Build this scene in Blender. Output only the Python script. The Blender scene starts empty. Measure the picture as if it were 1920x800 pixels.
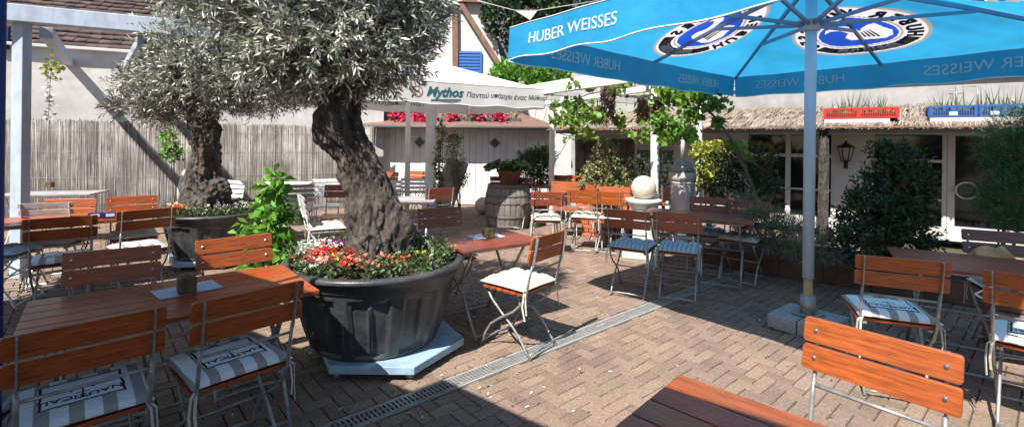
import bpy, math, random
import numpy as np
from mathutils import Vector, Matrix
R = math.radians
random.seed(7); rng = np.random.default_rng(7)
SC = bpy.context.scene
COL = SC.collection
# ------------------------------------------------------------------ camera, sky, sun, exposure
CAMH, FPX, HOR, ROLL = 1.6, 900.0, 265.0, 0.012
cd = bpy.data.cameras.new('camera'); cam = bpy.data.objects.new('camera', cd); COL.objects.link(cam)
cd.sensor_width = 36.0; cd.lens = FPX/1920*36.0; cd.shift_y = (HOR-400)/1920.0
cd.clip_start = 0.05; cd.clip_end = 500
_c, _s = math.cos(ROLL), math.sin(ROLL)
cam.matrix_world = Matrix(((_c, -_s, 0, 0), (0, 0, -1, 0), (_s, _c, 0, CAMH), (0, 0, 0, 1)))
SC.camera = cam
SUN_D = Vector((.92, 1.53, -2.27)).normalized()
w = bpy.data.worlds.new('World'); SC.world = w; w.use_nodes = True
nt = w.node_tree; bg = nt.nodes['Background']
sky = nt.nodes.new('ShaderNodeTexSky'); sky.sky_type = 'NISHITA'; sky.sun_disc = False
sky.sun_elevation = math.asin(-SUN_D.z); sky.sun_rotation = math.atan2(-SUN_D.x, -SUN_D.y)
nt.links.new(sky.outputs[0], bg.inputs[0]); bg.inputs[1].default_value = 0.055
sl = bpy.data.lights.new('sun', 'SUN'); sl.energy = 5.0; sl.angle = R(.5); sl.color = (1, .955, .88)
so = bpy.data.objects.new('sun', sl); COL.objects.link(so); so.rotation_mode = 'QUATERNION'
so.rotation_quaternion = SUN_D.to_track_quat('-Z', 'Y'); so.location = (-4, -4, 12)
SC.view_settings.view_transform = 'Standard'; SC.view_settings.look = 'None'
SC.view_settings.exposure = 0.84; SC.view_settings.gamma = 1
SC.render.engine = 'CYCLES'
SC.cycles.max_bounces = 8; SC.cycles.diffuse_bounces = 2; SC.cycles.transparent_max_bounces = 8

# ------------------------------------------------------------------ pixel (1920x800 photo) -> place
def ray(px, py):
    xc, yc = (px-960)/FPX, (HOR-py)/FPX
    return Vector((xc*_c - yc*_s, 1.0, yc*_c + xc*_s))
def P(px, py, z=0.0):
    d = ray(px, py); return Vector((0, 0, CAMH)) + d*((z-CAMH)/d.z)
def PD(px, py, Y):
    return Vector((0, 0, CAMH)) + ray(px, py)*Y

# ------------------------------------------------------------------ mesh builder
def frames(pts):
    pts = [Vector(p) for p in pts]; out = []
    n = len(pts); up = None
    for i in range(n):
        t = (pts[min(i+1, n-1)] - pts[max(i-1, 0)])
        t = t.normalized() if t.length > 1e-9 else Vector((0, 0, 1))
        if up is None:
            a = Vector((0, 0, 1)) if abs(t.z) < .9 else Vector((1, 0, 0))
            up = (a - t*a.dot(t)).normalized()
        else:
            up = up - t*up.dot(t)
            up = up.normalized() if up.length > 1e-6 else Vector((1, 0, 0))
        out.append((pts[i], t, up, t.cross(up)))
    return out
class MB:
    def __init__(s): s.v = []; s.f = []; s.m = []; s.sm = []
    def add(s, vs, fs, mi=0, sm=False):
        b = len(s.v); s.v += [tuple(v) for v in vs]
        for f in fs: s.f.append(tuple(b+i for i in f)); s.m.append(mi); s.sm.append(sm)
        return s
    def box(s, c, sz, mi=0, rot=None):
        x, y, z = sz[0]/2, sz[1]/2, sz[2]/2
        vs = [Vector((a*x, b*y, d*z)) for d in (-1, 1) for b in (-1, 1) for a in (-1, 1)]
        if rot is not None:
            if not isinstance(rot, Matrix): rot = Matrix.Rotation(rot, 3, 'Z')
            vs = [rot @ v for v in vs]
        c = Vector(c); vs = [v+c for v in vs]
        return s.add(vs, [(0,2,3,1),(4,5,7,6),(0,1,5,4),(2,6,7,3),(0,4,6,2),(1,3,7,5)], mi)
    def bar(s, p0, p1, w, h, mi=0, up=(0, 0, 1)):
        p0, p1, up = Vector(p0), Vector(p1), Vector(up)
        t = (p1-p0).normalized()
        if abs(t.dot(up)) > .98: up = Vector((0, 1, 0))
        sd = t.cross(up).normalized(); u2 = sd.cross(t)
        vs = [p + sd*(a*w/2) + u2*(b*h/2) for p in (p0, p1) for a, b in ((-1,-1),(1,-1),(1,1),(-1,1))]
        return s.add(vs, [(3,2,1,0),(4,5,6,7),(0,1,5,4),(1,2,6,5),(2,3,7,6),(3,0,4,7)], mi)
    def sweep(s, pts, prof, mi=0, sm=True, cap=True, scales=None):
        fr = frames(pts); n = len(prof); vs = []
        for i, (p, t, u, r) in enumerate(fr):
            k = scales[i] if scales is not None else 1.0
            vs += [p + r*(a*k) + u*(b*k) for a, b in prof]
        fs = [(i*n+j, i*n+(j+1) % n, (i+1)*n+(j+1) % n, (i+1)*n+j) for i in range(len(fr)-1) for j in range(n)]
        if cap: fs += [tuple(reversed(range(n))), tuple((len(fr)-1)*n+j for j in range(n))]
        return s.add(vs, fs, mi, sm)
    def tube(s, pts, r, n=8, mi=0, cap=True):
        prof = [(math.cos(2*math.pi*j/n), math.sin(2*math.pi*j/n)) for j in range(n)]
        sc = r if isinstance(r, (list, tuple)) else [r]*len(pts)
        return s.sweep(pts, prof, mi, True, cap, sc)
    def lathe(s, prof, n=32, c=(0, 0, 0), mi=0, sm=True, cap=True):
        c = Vector(c); vs = []
        for r, z in prof: vs += [c + Vector((r*math.cos(2*math.pi*j/n), r*math.sin(2*math.pi*j/n), z)) for j in range(n)]
        fs = [(i*n+j, i*n+(j+1) % n, (i+1)*n+(j+1) % n, (i+1)*n+j) for i in range(len(prof)-1) for j in range(n)]
        if cap: fs += [tuple(reversed(range(n))), tuple((len(prof)-1)*n+j for j in range(n))]
        return s.add(vs, fs, mi, sm)
    def prism(s, poly, z0, z1, mi=0, fn=None):
        n = len(poly); fn = fn or (lambda x, y, z: Vector((x, y, z)))
        vs = [fn(x, y, z0) for x, y in poly] + [fn(x, y, z1) for x, y in poly]
        fs = [tuple(reversed(range(n))), tuple(range(n, 2*n))] + [(j, (j+1) % n, n+(j+1) % n, n+j) for j in range(n)]
        return s.add(vs, fs, mi)
    def grid(s, fn, nu, nv, mi=0, sm=True):
        vs = [fn(i/nu, j/nv) for j in range(nv+1) for i in range(nu+1)]
        fs = [(j*(nu+1)+i, j*(nu+1)+i+1, (j+1)*(nu+1)+i+1, (j+1)*(nu+1)+i) for j in range(nv) for i in range(nu)]
        return s.add(vs, fs, mi, sm)
    def build(s, name, mats, parent=None, loc=None, rz=0, bevel=0, seg=2, **tagkw):
        me = bpy.data.meshes.new(name); me.from_pydata(s.v, [], s.f)
        mats = mats if isinstance(mats, (list, tuple)) else [mats]
        for m in mats: me.materials.append(m)
        me.polygons.foreach_set('material_index', s.m); me.polygons.foreach_set('use_smooth', s.sm)
        me.update()
        o = bpy.data.objects.new(name, me); COL.objects.link(o)
        if parent: o.parent = parent
        if loc is not None: o.location = loc
        if rz: o.rotation_euler.z = rz
        if bevel:
            b = o.modifiers.new('bevel', 'BEVEL'); b.width = bevel; b.segments = seg; b.limit_method = 'ANGLE'; b.angle_limit = R(35)
        if tagkw: tag(o, **tagkw)
        return o
def tag(o, label=None, cat=None, group=None, kind=None):
    if label: o['label'] = label
    if cat: o['category'] = cat
    if group: o['group'] = group
    if kind: o['kind'] = kind
    return o
def thing(name, label, cat, loc=(0, 0, 0), rz=0, group=None):
    o = bpy.data.objects.new(name, None); COL.objects.link(o); o.location = loc; o.rotation_euler.z = rz
    o.empty_display_size = .1
    return tag(o, label, cat, group)
def dup(root, loc, rz, label, group=None):
    r = root.copy(); COL.objects.link(r); r.location = loc; r.rotation_euler = (0, 0, rz); r['label'] = label
    if group: r['group'] = group
    for ch in root.children:
        c = ch.copy(); COL.objects.link(c); c.parent = r
        for g in ch.children:
            d = g.copy(); COL.objects.link(d); d.parent = c
    return r
def fastmesh(name, V, F, mats, mi=None, parent=None, smooth=False):
    me = bpy.data.meshes.new(name); nF, k = F.shape
    me.vertices.add(len(V)); me.vertices.foreach_set('co', V.astype(np.float32).ravel())
    me.loops.add(nF*k); me.loops.foreach_set('vertex_index', F.astype(np.int32).ravel())
    me.polygons.add(nF); me.polygons.foreach_set('loop_start', np.arange(0, nF*k, k, dtype=np.int32))
    me.polygons.foreach_set('loop_total', np.full(nF, k, dtype=np.int32))
    for m in (mats if isinstance(mats, (list, tuple)) else [mats]): me.materials.append(m)
    if mi is not None: me.polygons.foreach_set('material_index', mi.astype(np.int32))
    if smooth: me.polygons.foreach_set('use_smooth', np.ones(nF, dtype=bool))
    me.update(calc_edges=True); me.validate()
    o = bpy.data.objects.new(name, me); COL.objects.link(o)
    if parent: o.parent = parent
    return o

# ------------------------------------------------------------------ materials (procedural)
def mat(name, col, rough=.6, metal=0, col2=None, var=.18, scale=8, st=(1, 1, 1), bump=.15, bdist=.01, coat=0, island=0,
        spec=.5, transl=0, back=None, dirt=0, dirtcol=(.05, .045, .04), dscale=2.5, detail=6, wood=False):
    m = bpy.data.materials.new(name); m.use_nodes = True; nt = m.node_tree; N = nt.nodes; L = nt.links
    b = N['Principled BSDF']; out = N['Material Output']
    tc = N.new('ShaderNodeTexCoord'); mp = N.new('ShaderNodeMapping'); mp.inputs['Scale'].default_value = st
    L.new(tc.outputs['Object'], mp.inputs['Vector'])
    no = N.new('ShaderNodeTexNoise'); no.inputs['Scale'].default_value = scale; no.inputs['Detail'].default_value = detail
    no.inputs['Roughness'].default_value = .62
    L.new(mp.outputs[0], no.inputs['Vector'])
    rp = N.new('ShaderNodeValToRGB'); rp.color_ramp.elements[0].position = .32; rp.color_ramp.elements[1].position = .68
    c1 = tuple(max(0, c*(1-var)) for c in col); c2 = col2 if col2 else tuple(min(1, c*(1+var)) for c in col)
    rp.color_ramp.elements[0].color = (*c1, 1); rp.color_ramp.elements[1].color = (*c2, 1)
    L.new(no.outputs[0], rp.inputs[0]); cur = rp.outputs[0]
    if back:
        g = N.new('ShaderNodeNewGeometry'); mx = N.new('ShaderNodeMix'); mx.data_type = 'RGBA'
        L.new(g.outputs['Backfacing'], mx.inputs[0]); L.new(cur, mx.inputs[6]); mx.inputs[7].default_value = (*back, 1); cur = mx.outputs[2]
    if dirt:
        n2 = N.new('ShaderNodeTexNoise'); n2.inputs['Scale'].default_value = dscale; n2.inputs['Detail'].default_value = 8
        L.new(tc.outputs['Object'], n2.inputs['Vector'])
        r2 = N.new('ShaderNodeMapRange'); r2.inputs[1].default_value = .48; r2.inputs[2].default_value = .75; r2.inputs[4].default_value = dirt
        L.new(n2.outputs[0], r2.inputs[0])
        mx = N.new('ShaderNodeMix'); mx.data_type = 'RGBA'; L.new(r2.outputs[0], mx.inputs[0]); L.new(cur, mx.inputs[6])
        mx.inputs[7].default_value = (*dirtcol, 1); cur = mx.outputs[2]
    if island:
        g = N.new('ShaderNodeNewGeometry'); mr = N.new('ShaderNodeMapRange'); mr.inputs[3].default_value = 1-island; mr.inputs[4].default_value = 1+island
        L.new(g.outputs['Random Per Island'], mr.inputs[0])
        hs = N.new('ShaderNodeHueSaturation'); L.new(mr.outputs[0], hs.inputs['Value']); L.new(cur, hs.inputs['Color'])
        m2 = N.new('ShaderNodeMath'); m2.operation = 'MULTIPLY'; m2.inputs[1].default_value = 7.31; L.new(g.outputs['Random Per Island'], m2.inputs[0])
        m3 = N.new('ShaderNodeMath'); m3.operation = 'FRACT'; L.new(m2.outputs[0], m3.inputs[0])
        m4 = N.new('ShaderNodeMapRange'); m4.inputs[3].default_value = .5-island*.05; m4.inputs[4].default_value = .5+island*.05
        L.new(m3.outputs[0], m4.inputs[0]); L.new(m4.outputs[0], hs.inputs['Hue']); cur = hs.outputs[0]
    L.new(cur, b.inputs['Base Color'])
    b.inputs['Roughness'].default_value = rough; b.inputs['Metallic'].default_value = metal
    b.inputs['Specular IOR Level'].default_value = spec
    if coat: b.inputs['Coat Weight'].default_value = coat; b.inputs['Coat Roughness'].default_value = .18
    if bump:
        bp = N.new('ShaderNodeBump'); bp.inputs['Strength'].default_value = bump; bp.inputs['Distance'].default_value = bdist
        n3 = N.new('ShaderNodeTexNoise'); n3.inputs['Scale'].default_value = scale*2.5; n3.inputs['Detail'].default_value = 8
        L.new(mp.outputs[0], n3.inputs['Vector']); L.new(n3.outputs[0], bp.inputs['Height']); L.new(bp.outputs[0], b.inputs['Normal'])
    if transl:
        tr = N.new('ShaderNodeBsdfTranslucent'); L.new(cur, tr.inputs[0]); mx = N.new('ShaderNodeMixShader'); mx.inputs[0].default_value = transl
        L.new(b.outputs[0], mx.inputs[1]); L.new(tr.outputs[0], mx.inputs[2]); L.new(mx.outputs[0], out.inputs[0])
    return m
MT = {}
MT['paver'] = mat('paver', (.245, .17, .126), .82, var=.3, scale=55, bump=.6, bdist=.004, island=.17, dirt=.6, dirtcol=(.13, .092, .07), dscale=1.6)
MT['joint'] = mat('joint_sand', (.06, .05, .035), .95, var=.3, scale=40, bump=.5, col2=(.11, .095, .055))
MT['concrete'] = mat('concrete', (.36, .35, .33), .85, var=.15, scale=20, bump=.3, dirt=.4, dirtcol=(.15, .14, .12))
MT['granite'] = mat('granite', (.33, .33, .35), .75, var=.5, scale=120, bump=.25, bdist=.003)
MT['grate'] = mat('galvanised_steel', (.42, .42, .41), .5, .55, var=.2, scale=15, bump=.1)
MT['dark'] = mat('dark_void', (.012, .012, .012), .9, bump=0)
MT['steel'] = mat('zinc_steel', (.33, .33, .325), .42, .45, var=.3, scale=25, bump=.1)
MT['rivet'] = mat('rivet_metal', (.6, .6, .6), .25, .9, bump=0)
def woodmat(name, col, var=.42, coat=.35, rough=.42, dirt=.15, dc=(.04, .015, .008)):
    return mat(name, col, rough, var=var, scale=7, st=(1.2, 14, 14), bump=.12, bdist=.003, coat=coat, dirt=dirt, dirtcol=dc, island=.22)
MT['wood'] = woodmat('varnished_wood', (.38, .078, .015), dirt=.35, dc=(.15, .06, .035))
MT['wood_shaded'] = woodmat('shaded_red_brown_wood', (.28, .062, .028))  # the orange varnished wood again, darkened to red-brown to stand for shade
MT['wood_shaded_plum'] = woodmat('shaded_plum_brown_wood', (.135, .07, .062), coat=.2, rough=.5)  # same orange wood, its purplish tone in shade put into the base colour
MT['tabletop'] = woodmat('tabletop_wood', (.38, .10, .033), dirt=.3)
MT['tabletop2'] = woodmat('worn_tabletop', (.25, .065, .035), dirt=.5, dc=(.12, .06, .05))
MT['greywood'] = woodmat('grey_painted_wood', (.36, .34, .35), coat=.05, rough=.6)
MT['whitepaint'] = mat('white_paint', (.74, .745, .76), .6, var=.07, scale=6, bump=.2, dirt=.35, dirtcol=(.42, .41, .40), dscale=4)
MT['whitewood'] = mat('white_painted_timber', (.46, .53, .64), .6, var=.12, scale=9, st=(1, 1, .3), bump=.5, bdist=.006, dirt=.5, dirtcol=(.27, .29, .34), dscale=6)
MT['plaster'] = mat('grey_plaster', (.60, .585, .57), .9, var=.12, scale=5, bump=.35, bdist=.008, dirt=.6, dirtcol=(.38, .355, .34), dscale=1.2)
MT['plaster2'] = mat('white_plaster', (.62, .60, .60), .9, var=.08, scale=4, bump=.3, dirt=.5, dirtcol=(.45, .43, .42), dscale=1)
MT['plaster3'] = mat('weathered_render', (.36, .355, .35), .9, var=.15, scale=5, bump=.35, dirt=.7, dirtcol=(.24, .23, .22), dscale=1.5)
MT['reed'] = mat('reed', (.275, .25, .235), .8, var=.5, scale=3, st=(1, 1, .4), bump=.1, island=.5, dirt=.4, dirtcol=(.14, .11, .09))
MT['thatch'] = mat('straw_reed', (.25, .205, .17), .85, var=.35, scale=4, bump=.1, island=.5, dirt=.4, dirtcol=(.13, .10, .07))
MT['tile'] = mat('old_roof_tile', (.085, .058, .052), .9, var=.4, scale=9, bump=.5, island=.35, dirt=.7, dirtcol=(.07, .055, .05), dscale=3)
MT['brownroof'] = mat('brown_roof_felt', (.20, .115, .085), .8, var=.2, scale=5, bump=.2)
MT['darkgrey'] = mat('dark_grey_metal', (.09, .095, .105), .5, var=.15, bump=.05)
MT['planter'] = mat('black_plastic', (.05, .052, .056), .36, var=.35, scale=30, bump=.45, bdist=.002, dirt=.7, dirtcol=(.13, .13, .13), dscale=4)
MT['dolly'] = mat('pale_blue_paint', (.33, .48, .63), .55, var=.14, scale=10, bump=.25, dirt=.75, dirtcol=(.2, .27, .34), dscale=6)
MT['rubber'] = mat('black_rubber', (.02, .02, .02), .7, bump=0)
MT['soil'] = mat('soil', (.05, .035, .025), .95, var=.4, scale=30, bump=.8)
MT['bark'] = mat('olive_bark', (.05, .04, .034), .9, col2=(.15, .125, .105), var=.7, scale=16, st=(1, 1, .4), bump=1.0, bdist=.03, dirt=.6, dirtcol=(.045, .037, .032), dscale=5, detail=10)
MT['twig'] = mat('twig_bark', (.14, .11, .085), .9, var=.3, scale=20, bump=.3)
MT['olive'] = mat('olive_leaf', (.24, .265, .195), .38, var=.3, scale=4, bump=0, island=.6, back=(.6, .61, .55), transl=.12, spec=.6)
def leafm(n, c, tr=.3, isl=.4, rough=.45): return mat(n, c, rough, var=.25, scale=5, bump=0, island=isl, transl=tr)
MT['vine'] = leafm('vine_leaf', (.17, .30, .045), .42)
MT['leafbright'] = leafm('bright_leaf', (.14, .32, .04), .35)
MT['leafdark'] = leafm('laurel_leaf', (.035, .062, .025), .15)
MT['leafmid'] = leafm('mid_leaf', (.075, .13, .04), .25)
MT['leafgrey'] = leafm('grey_green_leaf', (.17, .20, .12), .2)
MT['variegated'] = leafm('variegated_leaf', (.24, .25, .11), .2, .6)
MT['yellowgreen'] = leafm('yellow_green_leaf', (.38, .42, .07), .4)
MT['conifer'] = leafm('conifer_needle', (.06, .15, .05), .2, .45)
MT['ivy'] = leafm('ivy_leaf', (.05, .09, .04), .2)
for n, c in (('red', (.62, .03, .02)), ('orange', (.72, .16, .07)), ('white', (.75, .76, .70)), ('purple', (.25, .03, .26)), ('pink', (.72, .05, .17)), ('yellow', (.75, .6, .08)), ('salmon', (.68, .25, .16))):
    MT['f_'+n] = leafm('petal_'+n, c, .3, .2, .6)
MT['terracotta'] = mat('terracotta', (.42, .13, .06), .85, var=.2, scale=12, bump=.2, dirt=.3, dirtcol=(.3, .16, .11))
MT['brownpot'] = mat('brown_pot', (.23, .09, .06), .8, var=.15, scale=12, bump=.15)
MT['edging'] = mat('brown_edging', (.14, .075, .055), .85, var=.25, scale=12, bump=.3, island=.15)
MT['stone'] = mat('pale_stone', (.60, .57, .52), .85, var=.15, scale=25, bump=.35, bdist=.004, dirt=.3, dirtcol=(.4, .37, .33))
MT['cream'] = mat('cream_globe', (.62, .53, .43), .7, var=.12, scale=22, bump=.5, bdist=.006, dirt=.6, dirtcol=(.38, .33, .27), dscale=7)
MT['barrel'] = mat('weathered_oak', (.20, .18, .165), .85, var=.35, scale=9, st=(3, 3, .4), bump=.4, dirt=.5, dirtcol=(.10, .085, .075), island=.2)
MT['hoop'] = mat('rusty_hoop', (.13, .115, .11), .65, .3, var=.3, bump=.2)
MT['blueshutter'] = mat('blue_shutter_paint', (.05, .16, .48), .5, var=.12, bump=.1)
MT['timber'] = mat('brown_timber', (.22, .12, .085), .8, var=.25, scale=6, st=(1, 1, .4), bump=.3)
MT['glass'] = mat('window_glass', (.012, .014, .016), .06, var=.1, bump=0, spec=.8)
MT['curtain'] = mat('dark_curtain', (.16, .16, .165), .9, var=.4, scale=6, st=(6, 6, .4), bump=.3)
MT['frame'] = mat('window_frame_paint', (.60, .585, .56), .55, var=.06, bump=.1, dirt=.2, dirtcol=(.42, .40, .38))
MT['cratered'] = mat('red_crate_plastic', (.52, .035, .03), .45, var=.12, bump=.05)
MT['crateblue'] = mat('blue_crate_plastic', (.035, .11, .32), .45, var=.12, bump=.05)
MT['cratebase'] = mat('pale_pink_board', (.62, .50, .52), .7, var=.06, bump=.1)
MT['canblue'] = mat('cyan_canopy_cloth', (.045, .44, .80), .75, var=.14, scale=2.2, bump=.5, bdist=.03, transl=.5, spec=.2)
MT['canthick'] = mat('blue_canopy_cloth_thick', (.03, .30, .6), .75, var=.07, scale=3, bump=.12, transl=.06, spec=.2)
MT['canwhite'] = mat('white_canopy_cloth', (.78, .77, .76), .8, var=.03, scale=3, bump=.1, transl=.28, spec=.2)
MT['piping'] = mat('white_piping', (.8, .82, .84), .7, bump=0)
MT['printwhite'] = mat('white_print', (.78, .84, .88), .7, bump=0, var=.03, transl=.3)
MT['printblue'] = mat('royal_blue_print', (.02, .08, .5), .7, bump=0, var=.05, transl=.6)
MT['printnavy'] = mat('navy_print', (.01, .02, .11), .7, bump=0, var=.05, transl=.1)
MT['printpale'] = mat('pale_print', (.78, .74, .75), .7, bump=0, var=.03, transl=.6)
MT['printgrey'] = mat('grey_print', (.22, .22, .20), .7, bump=0, var=.03, transl=.2)
MT['printdark'] = mat('dark_print', (.04, .05, .06), .7, bump=0)
MT['printteal'] = mat('teal_print', (.02, .12, .13), .7, bump=0)
MT['printred'] = mat('red_print', (.35, .04, .05), .7, bump=0)
MT['pole'] = mat('pale_blue_painted_pole', (.46, .60, .74), .4, .1, var=.04, bump=.03, coat=.2)
MT['poleblue'] = mat('deep_blue_pole', (.01, .03, .20), .4, var=.05, bump=.03)
MT['ribblue'] = mat('blue_grey_rib', (.16, .27, .42), .5, .1, var=.08, bump=.03)
MT['polewood'] = mat('pale_pole_wood', (.45, .30, .17), .6, var=.15, scale=8, st=(8, 8, 1), bump=.1)
MT['paper'] = mat('pale_blue_napkin', (.60, .68, .84), .8, var=.06, scale=12, bump=.15)
MT['cube'] = mat('olive_brown_block', (.13, .10, .045), .6, var=.5, scale=18, bump=.2)
MT['cloth'] = mat('white_cloth', (.72, .70, .66), .9, var=.06, scale=12, bump=.3)
MT['lampglass'] = mat('frosted_lamp_glass', (.42, .42, .38), .35, var=.15, bump=0)
MT['black'] = mat('black_iron', (.022, .024, .03), .45, .3, bump=.05)
MT['wicker'] = mat('wicker_twigs', (.16, .10, .065), .85, var=.4, scale=10, bump=.2, island=.5)
MT['greenpot'] = mat('mossy_green_pot', (.06, .10, .04), .8, var=.3, scale=14, bump=.3)
MT['ornament'] = mat('honey_stone', (.45, .28, .13), .8, var=.4, scale=16, bump=.4)
def stripemat(name, a, b, period, soft=.06):
    m = mat(name, a, .9, var=.06, scale=60, bump=.25, bdist=.002, spec=.15); nt = m.node_tree; N = nt.nodes; L = nt.links
    tc = [n for n in N if n.type == 'TEX_COORD'][0]; sx = N.new('ShaderNodeSeparateXYZ'); L.new(tc.outputs['Object'], sx.inputs[0])
    m1 = N.new('ShaderNodeMath'); m1.operation = 'MULTIPLY'; m1.inputs[1].default_value = 1/period; L.new(sx.outputs[0], m1.inputs[0])
    m2 = N.new('ShaderNodeMath'); m2.operation = 'FRACT'; L.new(m1.outputs[0], m2.inputs[0])
    m3 = N.new('ShaderNodeMath'); m3.operation = 'GREATER_THAN'; m3.inputs[1].default_value = .55; L.new(m2.outputs[0], m3.inputs[0])
    rp = [n for n in N if n.type == 'VALTORGB'][0]; mx = N.new('ShaderNodeMix'); mx.data_type = 'RGBA'
    L.new(m3.outputs[0], mx.inputs[0]); L.new(rp.outputs[0], mx.inputs[6]); mx.inputs[7].default_value = (*b, 1)
    L.new(mx.outputs[2], N['Principled BSDF'].inputs['Base Color'])
    return m
MT['cushion'] = stripemat('striped_cushion_cloth', (.76, .80, .83), (.36, .335, .325), .10)
MT['cushpanel'] = mat('cushion_panel_cloth', (.80, .83, .86), .9, var=.05, scale=60, bump=.2, bdist=.002)
MT['cushink'] = mat('cushion_print_ink', (.012, .016, .03), .9, bump=0)
MT['cushwhite'] = mat('cream_cushion_cloth', (.56, .52, .45), .9, var=.07, scale=40, bump=.3, bdist=.003, dirt=.3, dirtcol=(.5, .45, .38), dscale=9)
MT['cushgrey'] = stripemat('grey_blue_cushion_cloth', (.44, .57, .66), (.30, .38, .45), .045)
MT['cushbuff'] = mat('dark_cushion_edge', (.08, .08, .10), .9, bump=.1)

# ------------------------------------------------------------------ foliage helpers
def unit(a): return a/np.maximum(np.linalg.norm(a, axis=-1, keepdims=True), 1e-9)
def leafset(name, B, D, Lm, Wm, mats, parent=None, up=0.0, mi=None, fold=.15, lvar=.3, droop=0, wide=.5):
    n = len(B); D = unit(D)
    Rv = rng.normal(size=(n, 3)); Rv[:, 2] += 0
    Nn = unit(rng.normal(size=(n, 3)) + np.array([0, 0, up]))
    S = unit(np.cross(D, Nn)); Nn = np.cross(S, D)
    Ls = Lm*(1+lvar*rng.uniform(-1, 1, (n, 1))); Ws = Wm*(1+lvar*rng.uniform(-1, 1, (n, 1)))
    mid = B + D*Ls*wide
    T = B + D*Ls; T[:, 2:3] -= droop*Ls
    V = np.stack([B, mid + S*Ws/2 + Nn*Ws*fold, T, mid - S*Ws/2 + Nn*Ws*fold], 1).reshape(-1, 3)
    F = np.arange(n*4).reshape(n, 4)
    if fold > .12 and n < 60000:   # two halves folded on the midrib
        F = np.concatenate([F[:, [0, 1, 2]], F[:, [0, 2, 3]]], 0)
        if mi is not None: mi = np.concatenate([mi, mi])
    return fastmesh(name, V, F, mats, mi, parent)
def inblob(blobs, n, shell=.35):
    """points in a union of ellipsoids (cx,cy,cz,rx,ry,rz), denser near the surface"""
    bl = np.array(blobs, float); vol = bl[:, 3]*bl[:, 4]*bl[:, 5]; vol = vol**.75
    k = rng.choice(len(bl), n, p=vol/vol.sum()); d = unit(rng.normal(size=(n, 3)))
    r = (rng.uniform(shell, 1, (n, 1)))**.5
    return bl[k, :3] + d*r*bl[k, 3:], d
def sprays(C, D, nleaf, tl, ang=.9, jit=.25):
    """leaves in pairs along twigs from C in direction D"""
    n = len(C); D = unit(D + rng.normal(size=(n, 3))*jit)
    A = unit(np.cross(D, rng.normal(size=(n, 3)))); B2 = np.cross(D, A)
    Bs, Ds = [], []
    for i in range(nleaf):
        t = (i+1)/nleaf; a = i*2.4 + rng.uniform(0, 6.28, (n, 1))*0.15
        side = A*np.cos(a) + B2*np.sin(a)
        Bs.append(C + D*tl*t); Ds.append(D*(1.0-.45*ang*(1-t)) + side*ang)
    return np.concatenate(Bs), np.concatenate(Ds), D
def twigs(C, D, tl, r, name, m, parent):
    mb = MB()
    for c, d in zip(C, D):
        c = Vector(c); d = Vector(d); mb.tube([c-d*tl*.6, c+d*tl], [r, r*.4], 4)
    return mb.build(name, m, parent)
def text_geo(body, size=1.0, ext=.003, shear=0, bold=0, align='CENTER'):
    cu = bpy.data.curves.new('lettering', 'FONT'); cu.body = body; cu.size = size; cu.extrude = ext; cu.shear = shear; cu.offset = bold
    cu.align_x = align; cu.align_y = 'CENTER'; cu.resolution_u = 3
    o = bpy.data.objects.new('lettering', cu); COL.objects.link(o); bpy.context.view_layer.update()
    me = bpy.data.meshes.new_from_object(o.evaluated_get(bpy.context.evaluated_depsgraph_get()))
    V = [Vector(v.co) for v in me.vertices]; F = [tuple(p.vertices) for p in me.polygons]
    bpy.data.objects.remove(o); bpy.data.curves.remove(cu); bpy.data.meshes.remove(me)
    return V, F
# ------------------------------------------------------------------ ground and herringbone paving
g = MB(); g.box((0, 30, -.06), (160, 160, .1)); o = g.build('ground', MT['joint']); tag(o, kind='structure')
DR0 = Vector((-.95, 2.67, 0)); DANG = math.atan2(1.99, 2.27)
DM = Matrix.Rotation(DANG, 3, 'Z')
def dl(x, y, z=0): return DR0 + DM @ Vector((x, y, z))     # drain frame: x along the drain, y across
pv = MB(); BW = .092; hw = .076
def paver(x0, y0, x1, y1):
    if x1-x0 < .02 or y1-y0 < .02: return
    j = .0028; b = .0035; zt = random.uniform(-.0015, .0015); tx, ty = random.uniform(-.0012, .0012), random.uniform(-.0012, .0012)
    x0 += j; y0 += j; x1 -= j; y1 -= j
    vs = [dl(x, y, -.008) for x, y in ((x0, y0), (x1, y0), (x1, y1), (x0, y1))]
    vs += [dl(x, y, zt + tx*(1 if x > (x0+x1)/2 else -1) + ty*(1 if y > (y0+y1)/2 else -1)) for x, y in ((x0+b, y0+b), (x1-b, y0+b), (x1-b, y1-b), (x0+b, y1-b))]
    pv.add(vs, [(4, 5, 6, 7), (0, 1, 5, 4), (1, 2, 6, 5), (2, 3, 7, 6), (3, 0, 4, 7)])
def clip_paver(x0, y0, x1, y1):
    c = dl((x0+x1)/2, (y0+y1)/2)
    if not (-11.5 < c.x < 8.2 and .4 < c.y < 12.6 and abs(c.x) < 1.25*c.y + 1.2): return
    if c.x > 5.5 and c.y > 7: return
    if y1 <= -hw or y0 >= hw: return paver(x0, y0, x1, y1)
    if y0 < -hw: paver(x0, y0, x1, -hw)
    if y1 > hw: paver(x0, hw, x1, y1)
for a in range(-130, 170):
    for b in range(-55, 55):
        x, y = (a + 4*b), a
        if abs(y) > 140: continue
        px_, py_ = (x)*BW, (y)*BW
        if not (-9 < px_ < 14 and -12 < py_ < 12): continue
        clip_paver(px_, py_, px_+2*BW, py_+BW)
        clip_paver(px_-BW, py_, px_, py_+2*BW)
o = pv.build('paving', MT['paver']); tag(o, kind='structure')
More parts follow.
